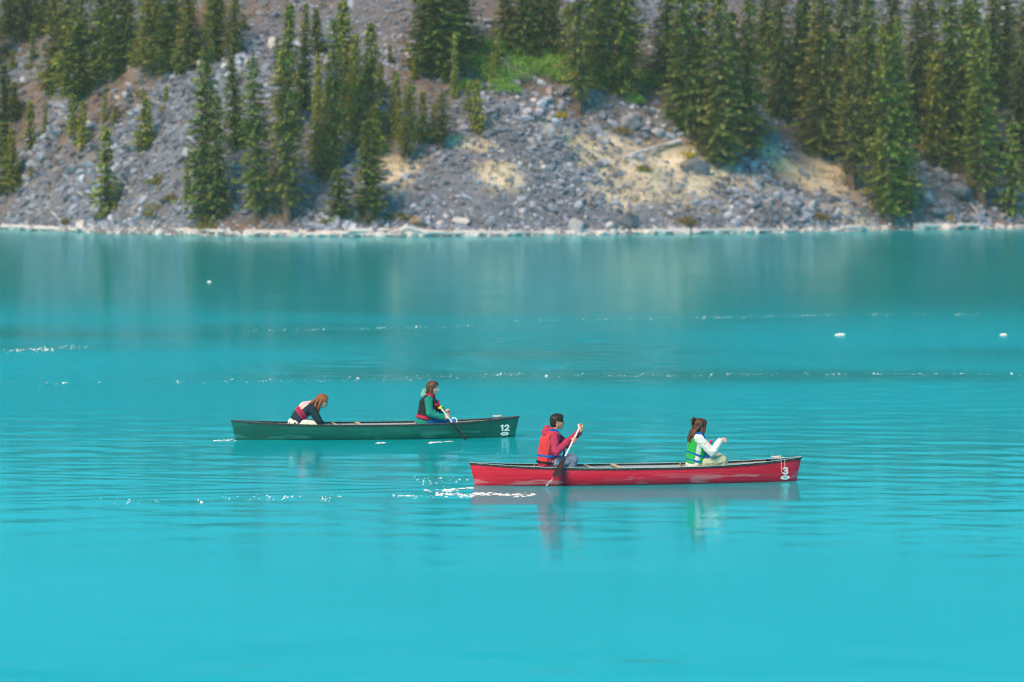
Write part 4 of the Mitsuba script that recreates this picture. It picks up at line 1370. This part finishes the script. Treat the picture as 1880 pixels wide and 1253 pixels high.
# ---- woman in white, bow of the red canoe
def white_woman():
    M = RED @ trimesh.transformations.translation_matrix([.81, 0, 0])
    p = Person('person with long brown hair and green life vest in the bow of the red canoe', M)
    seat_pose(p, 0, .29)
    p.hip, p.neck = v3(.10, 0, .275), v3(.165, 0, .725)
    p.shL, p.shR = v3(.20, .150, .685), v3(.135, -.165, .685)
    p.hc = v3(.195, .015, .865)
    p.hf = unit(v3(.93, .34, -.10))
    p.hu = unit(v3(.06, 0, 1) - p.hf * np.dot(v3(.06, 0, 1), p.hf))
    p.elR, p.elL = v3(.335, -.235, .475), v3(.36, .20, .47)
    hr, p.wrR = grip(v3(.535, -.17, .655), unit(v3(-.1, .3, 1)), p.elR, 1, .010, (70, 88, 60))
    hl, p.wrL = grip(v3(.50, .12, .40), unit(v3(0, -.4, 1)), p.elL, -1, .010, (70, 88, 60))
    p.knR, p.knL = v3(.52, -.13, .345), v3(.53, .12, .355)
    p.anR, p.anL = v3(.56, -.12, .07), v3(.56, .11, .07)
    p.skin = 'skin_light'
    p.build_body([hr, hl])
    p.cloth('top', p.torso(.018) + p.arm('L', .022, .95) + p.arm('R', .024, .95), 'white_cloth', seed=11, wrinkle=.010)
    p.cloth('trousers', p.legs(.024, .95) + [hulls((p.hip + p.lat * .085, .108), (p.hip - p.lat * .085, .108), (p.hip + v3(0, 0, .06), .10))], 'khaki', seed=12, wrinkle=.008)
    p.cloth('shoe', [p.feet(.010)[0]], 'white_cloth', wrinkle=0)
    p.cloth('shoe', [p.feet(.010)[1]], 'white_cloth', wrinkle=0)
    ve = p.vest('vest_green', .038, .06, .76, side_gap=(-.055, .035), label='bright green life vest with blue straps')
    p.band('strap', .33, .375, .044, 'strap_blue', ve, .2)
    p.band('strap', .13, .175, .044, 'strap_blue', ve, .05)
    p.yoke('collar_strap', ve, 'strap_blue', .040, .028)
    m = rbox(.06, .07, .20, .010)
    m.apply_translation([.29, -.115, .38])
    part(ve, 'pocket', place_local(m, M), 'strap_blue', 30)
    lp = cap(v3(.265, -.145, .40), .018, v3(.265, -.145, .28), .016)
    part(ve, 'strap_tail', place_local(tm(lp), M), 'strap_blue', 30)
    l = np.cross(p.hu, p.hf)
    part(ve, 'whistle', place_local(tm(hulls((v3(.335, -.13, .625), .020), (v3(.345, -.13, .655), .018))), M), 'hot_pink', 30)
    part(p.k, 'sleeve_patch', place_local(tm(hulls((v3(.21, -.252, .615), .012), (v3(.235, -.250, .605), .012))), M), 'orange_mark', 30)
    hc, at = hair_cap(p, .016)
    ms = [combed(soft(hc, .007, 3), 41)]
    q = np.random.default_rng(8)
    roots, tips = [], []
    for i in range(44):
        a, b = q.uniform(-1, 1), q.random()
        roots.append(at(-.03 - .05 * b, a * .075, .05 - .07 * b))
        tips.append(v3(.005 + .13 * b * .7 + q.normal(0, .014), a * .11 - .02, .56 + .07 * abs(a) + q.uniform(-.02, .06)))
    ms += strands(roots, tips, v3(-.015, 0, .0), .020, 9)
    roots = [at(.045, sgn * .078, .03 - .02 * i) for sgn in (-1, 1) for i in range(4)]
    tips = [at(.015 - .03 * i, sgn * .095, -.12) for sgn in (-1, 1) for i in range(4)]
    ms += strands(roots, tips, l * -.012, .014, 10)
    part(p.k, 'hair', place_local(trimesh.util.concatenate(ms), M), 'chestnut_hair', 50)
    tuft = strands([at(-.08, .0, .09)] * 10, [at(-.205 + .012 * i, -.03 + .008 * i, .075 - .014 * i) for i in range(10)], p.hu * .045, .014, 12)
    part(p.k, 'hair_tuft', place_local(trimesh.util.concatenate(tuft), M), 'chestnut_hair', 50)


# ---- woman with red hair bending forward, stern of the green canoe
def ginger_woman():
    M = GREEN @ trimesh.transformations.translation_matrix([-1.49, 0, 0])
    p = Person('person with long ginger hair and glasses bending forward in the stern of the green canoe', M)
    seat_pose(p, 0, .27)
    p.hip, p.neck = v3(.02, 0, .285), v3(.345, 0, .605)
    p.bow, p.bow_dir = .055, unit(v3(-.6, 0, .8))
    p.fwd = unit(v3(.6, 0, -.8))
    p.shL, p.shR = v3(.34, .155, .545), v3(.315, -.165, .535)
    p.hc = v3(.510, -.02, .675)
    p.hf = unit(v3(.95, -.20, -.20))
    p.hu = unit(v3(.18, 0, 1) - p.hf * np.dot(v3(.18, 0, 1), p.hf))
    p.elR, p.elL = v3(.43, -.215, .345), v3(.45, .20, .36)
    p.wrR, p.wrL = v3(.545, -.15, .165), v3(.57, .10, .19)
    hr = hand(p.wrR, unit(v3(.5, .3, -.6)), v3(0, 1, .3), v3(1, 0, .4), (30, 40, 30))
    hl = hand(p.wrL, unit(v3(.5, -.3, -.6)), v3(0, -1, .3), v3(1, 0, .4), (30, 40, 30))
    p.knR, p.knL = v3(.37, -.15, .255), v3(.38, .14, .265)
    p.anR, p.anL = v3(.30, -.14, .075), v3(.30, .13, .075)
    p.skin = 'skin_fair'
    p.build_body([hr, hl])
    p.cloth('shirt', p.torso(.016) + p.arm('L', .020, .92) + p.arm('R', .022, .92), 'navy', seed=21, wrinkle=.008)
    p.cloth('trousers', p.legs(.022, .95) + [hulls((p.hip + p.lat * .09, .116), (p.hip - p.lat * .09, .116), (p.hip + v3(-.02, 0, .0), .11))], 'mint_white', seed=22, wrinkle=.008)
    p.cloth('shoe', [p.feet(.010)[0]], 'white_cloth', wrinkle=0)
    p.cloth('shoe', [p.feet(.010)[1]], 'white_cloth', wrinkle=0)
    ve = p.vest('vest_navy', .030, .12, .86, label='dark life vest with two raspberry red bands and a pale back')
    p.band('strap', .30, .39, .036, 'pink_strap', ve, .15)
    p.band('strap', .43, .52, .036, 'pink_strap', ve, .15)
    ax = unit(p.neck - p.hip)
    big = union(p.torso(.034)).trim_by_plane((-p.fwd).tolist(), float(-np.dot(p.neck, p.fwd) + .085)).trim_by_plane(ax.tolist(), float(np.dot(p.hip, ax) + .24))
    holes = [cap(sh + p.lat * sg * -.055, .070, sh + p.lat * sg * .30, .105) for sh, sg in ((p.shL, 1), (p.shR, -1))]
    big = big - union(holes)
    part(ve, 'back_panel', place_local(tm(big), M), 'pale_pink', 40)
    hc, at = hair_cap(p, .018)
    ms = [combed(soft(hc, .007, 3), 43)]
    q = np.random.default_rng(18)
    roots, tips = [], []
    for i in range(52):
        a = q.choice([-1, 1]) * q.uniform(.35, 1)
        b = q.random()
        roots.append(at(.018 - .09 * b, a * .082, .06 - .03 * b))
        base = v3(.355 + .105 * (1 - b), a * .11, .51 - .03 * (1 - b))
        tips.append(base + q.normal(0, .014, 3))
    ms += strands(roots, tips, v3(-.022, 0, .015), .019, 19)
    roots, tips = [], []
    for i in range(14):
        a = q.uniform(-1, 1)
        roots.append(at(-.07, a * .06, .02))
        tips.append(v3(.30 + q.normal(0, .01), a * .10, .625))
    ms += strands(roots, tips, v3(-.01, 0, .025), .019, 20)
    part(p.k, 'hair', place_local(trimesh.util.concatenate(ms), M), 'ginger_hair', 50)
    glasses(p.k, M, p.hc, p.hf, p.hu, 'pink_strap')


# ---- woman in teal, bow of the green canoe
def teal_woman():
    M = GREEN @ trimesh.transformations.translation_matrix([.83, 0, 0])
    p = Person('person in teal hoodie and dark life vest in the bow of the green canoe', M)
    seat_pose(p, 0, .29)
    p.smile = True
    p.hip, p.neck = v3(.03, 0, .29), v3(.135, 0, .745)
    p.shL, p.shR = v3(.175, .155, .70), v3(.105, -.175, .70)
    p.hc = v3(.205, -.01, .895)
    p.hf = unit(v3(.90, -.42, -.05))
    p.hu = unit(v3(.02, 0, 1) - p.hf * np.dot(v3(.02, 0, 1), p.hf))
    p.elR, p.elL = v3(.115, -.285, .455), v3(.36, .13, .50)
    top, tip = v3(.315, -.17, .565), v3(.735, -.63, -.02)
    ax = unit(tip - top)
    hr, p.wrR = grip(top + ax * .225, ax, p.elR, 1)
    hl, p.wrL = grip(v3(.47, -.02, .47), unit(v3(.3, -.8, -.2)), p.elL, -1)
    p.knR, p.knL = v3(.44, -.14, .30), v3(.45, .13, .31)
    p.anR, p.anL = v3(.50, -.12, .07), v3(.50, .11, .07)
    p.skin = 'skin_fair'
    p.build_body([hr, hl])
    p.cloth('hoodie', p.torso(.020) + p.arm('L', .022, .93) + p.arm('R', .024, .93), 'teal', seed=31, wrinkle=.009)
    p.cloth('trousers', p.legs(.018, .95) + [hulls((p.hip + p.lat * .085, .104), (p.hip - p.lat * .085, .104), (p.hip + v3(0, 0, .03), .10))], 'shorts_blue', seed=32, wrinkle=.007)
    p.cloth('shoe', [p.feet(.010)[0]], 'white_cloth', wrinkle=0)
    p.cloth('shoe', [p.feet(.010)[1]], 'white_cloth', wrinkle=0)
    hood = [hulls((v3(.035, .06, .76), .045), (v3(.035, -.06, .76), .045), (v3(.055, 0, .85), .045)), cap(v3(.05, .09, .78), .03, v3(.18, .07, .75), .026), cap(v3(.05, -.09, .78), .03, v3(.18, -.07, .75), .026)]
    p.cloth('hood', hood, 'hood_pale', .016, 4, .006, 34)
    ve = p.vest('vest_dark', .038, .10, .88, label='black life vest with raspberry red edging')
    p.band('lower_panel', .13, .24, .044, 'pink_strap', ve, .0)
    p.yoke('shoulder_strap', ve, 'pink_strap', .045, .026)
    for y in (-.055, .06):
        m = rbox(.016, .045, .30, .006)
        m.apply_transform(trimesh.transformations.rotation_matrix(.22, [0, 1, 0]))
        m.apply_translation([.285, y, .53])
        part(ve, 'front_strap', place_local(m, M), 'pink_strap', 30)
    m = rbox(.06, .10, .04, .01)
    m.apply_translation([.245, -.12, .60])
    part(ve, 'chest_strap', place_local(m, M), 'pink_strap', 30)
    hc, at = hair_cap(p, .016)
    ms = [combed(soft(hc, .007, 3), 43)]
    q = np.random.default_rng(28)
    roots, tips = [], []
    for i in range(46):
        a = q.uniform(-1, 1)
        roots.append(at(-.03 - .055 * (1 - a * a) + .05 * abs(a), a * .080, .05))
        tips.append(at(-.05 - .045 * (1 - a * a) + .085 * abs(a) + q.normal(0, .008), a * .092, -.125 + q.normal(0, .012)))
    ms += strands(roots, tips, p.hf * -.012, .018, 29)
    part(p.k, 'hair', place_local(trimesh.util.concatenate(ms), M), 'brown_hair', 50)
    paddle('paddle with pale shaft and yellow grip dipped in the water by the person in teal', M, top, tip, .42, grip_mat='grip_yellow', r=.012, turn=1.35)
    k = thing('bailer_bag', 'blue bag with a white rim beside the person in teal in the green canoe', 'bag')
    c = v3(.56, -.20, .285)
    t = trimesh.creation.torus(.052, .016, 24, 10)
    t.apply_transform(trimesh.transformations.rotation_matrix(1.35, [1, 0, 0]))
    t.apply_translation(c + v3(0, -.04, .03))
    part(k, 'rim', place_local(t, M), 'white_paint', 40)
    b = soft(hulls((c + v3(0, -.02, .03), .052), (c + v3(0, .05, .0), .06), (c + v3(0, 0, -.10), .055)), .02, 3)
    part(k, 'bag', place_local(b, M), 'bag_blue', True)


scene['white_foam'] = {'type': 'twosided', 'bsdf': {'type': 'principled', 'base_color': {'type': 'rgb', 'value': [.88, .92, .93]}, 'roughness': .35, 'specular': .5}}
man()
white_woman()
ginger_woman()
teal_woman()

# ------------------------------------------------------------------ foam, bubbles and floating bits
def bubbles(label, boxes, seed, name='foam_bubbles', r0=.010, r1=.030):
    """boxes: (px0, py0, px1, py1, thickness in px, count)"""
    q = np.random.default_rng(seed)
    pts, sz = [], []
    for x0, y0, x1, y1, th, n in boxes:
        mids = q.random(max(3, n // 7))
        for _ in range(int(n * .9)):
            s = (q.choice(mids) + q.normal(0, .018)) if q.random() < .5 else q.random()
            p = on_water(x0 + (x1 - x0) * s, y0 + (y1 - y0) * s + q.normal(0, th))
            pts.append(p)
            sz.append(min(r1, .62 * r0 * math.exp(abs(q.normal(0, .5)))))
    unit_ball = trimesh.creation.icosphere(subdivisions=1)
    V, F = [], []
    for i, (p, r) in enumerate(zip(pts, sz)):
        V.append(unit_ball.vertices * r * [1.2, 1.2, .8] + p + [0, 0, r * .2])
        F.append(unit_ball.faces + i * len(unit_ball.vertices))
    k = fresh(name)
    put(k, trimesh.Trimesh(np.vstack(V), np.vstack(F), process=False), 'white_foam', True)
    labels[k] = {'label': label, 'category': 'foam', 'kind': 'stuff'}


bubbles('thin drifting line of white bubbles across the far right water', [(940, 589, 1360, 582, .6, 70), (1290, 584, 1580, 577, 1.0, 70), (1580, 578, 1800, 578, .6, 40)], 1, r0=.011)
bubbles('dotted line of white bubbles on the water left of centre, below the shore reflections', [(455, 609, 600, 605, .9, 30), (600, 605, 870, 599, .6, 40)], 2, r0=.012)
bubbles('cluster of white bubbles near the left edge of the lake', [(5, 645, 165, 636, 2.0, 60), (55, 643, 100, 643, 1.5, 40)], 3, r0=.014)
bubbles('long dotted line of bubbles crossing the lake behind the green canoe', [(560, 700, 960, 688, 2.2, 90), (940, 690, 1330, 690, 1.3, 62), (1330, 688, 1880, 687, 1.1, 84), (20, 705, 560, 698, 2.0, 60)], 4, r0=.010)
bubbles('bubbles trailing behind the red canoe to the left', [(400, 915, 640, 916, 3.0, 46), (180, 920, 400, 922, 3.0, 26), (510, 912, 620, 918, 2, 16), (715, 912, 800, 912, 2, 22), (760, 884, 870, 880, 4, 30)], 5, r0=.009, r1=.022)
bubbles('few bubbles around the bow of the green canoe', [(790, 825, 960, 812, 8, 12), (880, 845, 960, 800, 8, 8)], 6, r0=.007, r1=.014)


def foam_patch(label, segs, seed, dens=90):
    """Broken white water: many low flattened lumps along a line, in places heaped."""
    q = np.random.default_rng(seed)
    ball0 = trimesh.creation.icosphere(subdivisions=1)
    V, F = [], []
    for x0, y0, x1, y1, th, n in segs:
        for i in range(n):
            s = q.random()
            p = on_water(x0 + (x1 - x0) * s, y0 + (y1 - y0) * s + q.normal(0, th))
            r = q.uniform(.005, .018)
            v = ball0.vertices * [r * q.uniform(1.2, 3.2), r * 1.3, r * q.uniform(.30, .75)]
            v = v * (1 + .3 * (meshkit.noise(ball0.vertices * 3 + i, seed) - .5))[:, None]
            F.append(ball0.faces + len(V) * len(ball0.vertices))
            V.append(v + p + [0, 0, r * .1])
    k = fresh('paddle_foam')
    put(k, trimesh.Trimesh(np.vstack(V), np.vstack(F), process=False), 'white_foam', True)
    labels[k] = {'label': label, 'category': 'foam', 'kind': 'stuff'}


foam_patch('white paddle foam on the water below the stern of the red canoe', [(800, 908, 880, 910, 2.2, 90), (815, 901, 870, 896, .8, 26), (868, 906, 900, 909, 1.0, 30), (895, 906, 935, 910, 1.0, 40), (930, 910, 985, 909, 1.5, 44), (732, 911, 760, 911, .5, 9), (780, 903, 830, 899, 2.2, 12)], 11)
foam_patch('thin streak of white foam beside the green hull near its bow paddle', [(788, 813, 832, 811, .6, 36), (690, 814, 706, 814, .6, 12)], 12)
foam_patch('small streak of white foam at the stern of the green canoe', [(384, 810, 432, 809, .8, 22)], 13)
for px, py, w, lab in ((1542, 617, .24, 'small white floating piece of debris alone on the open water at right'), (1842, 617, .15, 'small round pale float near the right edge of the lake'), (384, 519, .12, 'small pale floating speck of debris at upper left of the lake')):
    p = on_water(px, py)
    k = thing('floating_debris', lab, 'debris')
    m = soft(hulls((p + [-w / 2, 0, .02], .03), (p + [w / 2, 0, .03], .035), (p + [0, .03, .04], .035)), .02, 2)
    put(k, m, 'white_paint', True)

# ------------------------------------------------------------------ the air over the lake
scene['air'] = {'type': 'homogeneous', 'albedo': {'type': 'rgb', 'value': [.97, .95, .90]}, 'sigma_t': {'type': 'rgb', 'value': [.00020, .00019, .00017]}}
scene['haze'] = {'type': 'cube', 'to_world': T().translate([0, 300, 31]).scale([1000, 1300, 35]), 'bsdf': {'type': 'null'}, 'interior': {'type': 'ref', 'id': 'air'}}
labels['haze'] = {'label': 'thin haze in the air over the lake and the far shore', 'category': 'haze', 'kind': 'stuff'}
scene['camera']['medium'] = {'type': 'ref', 'id': 'air'}
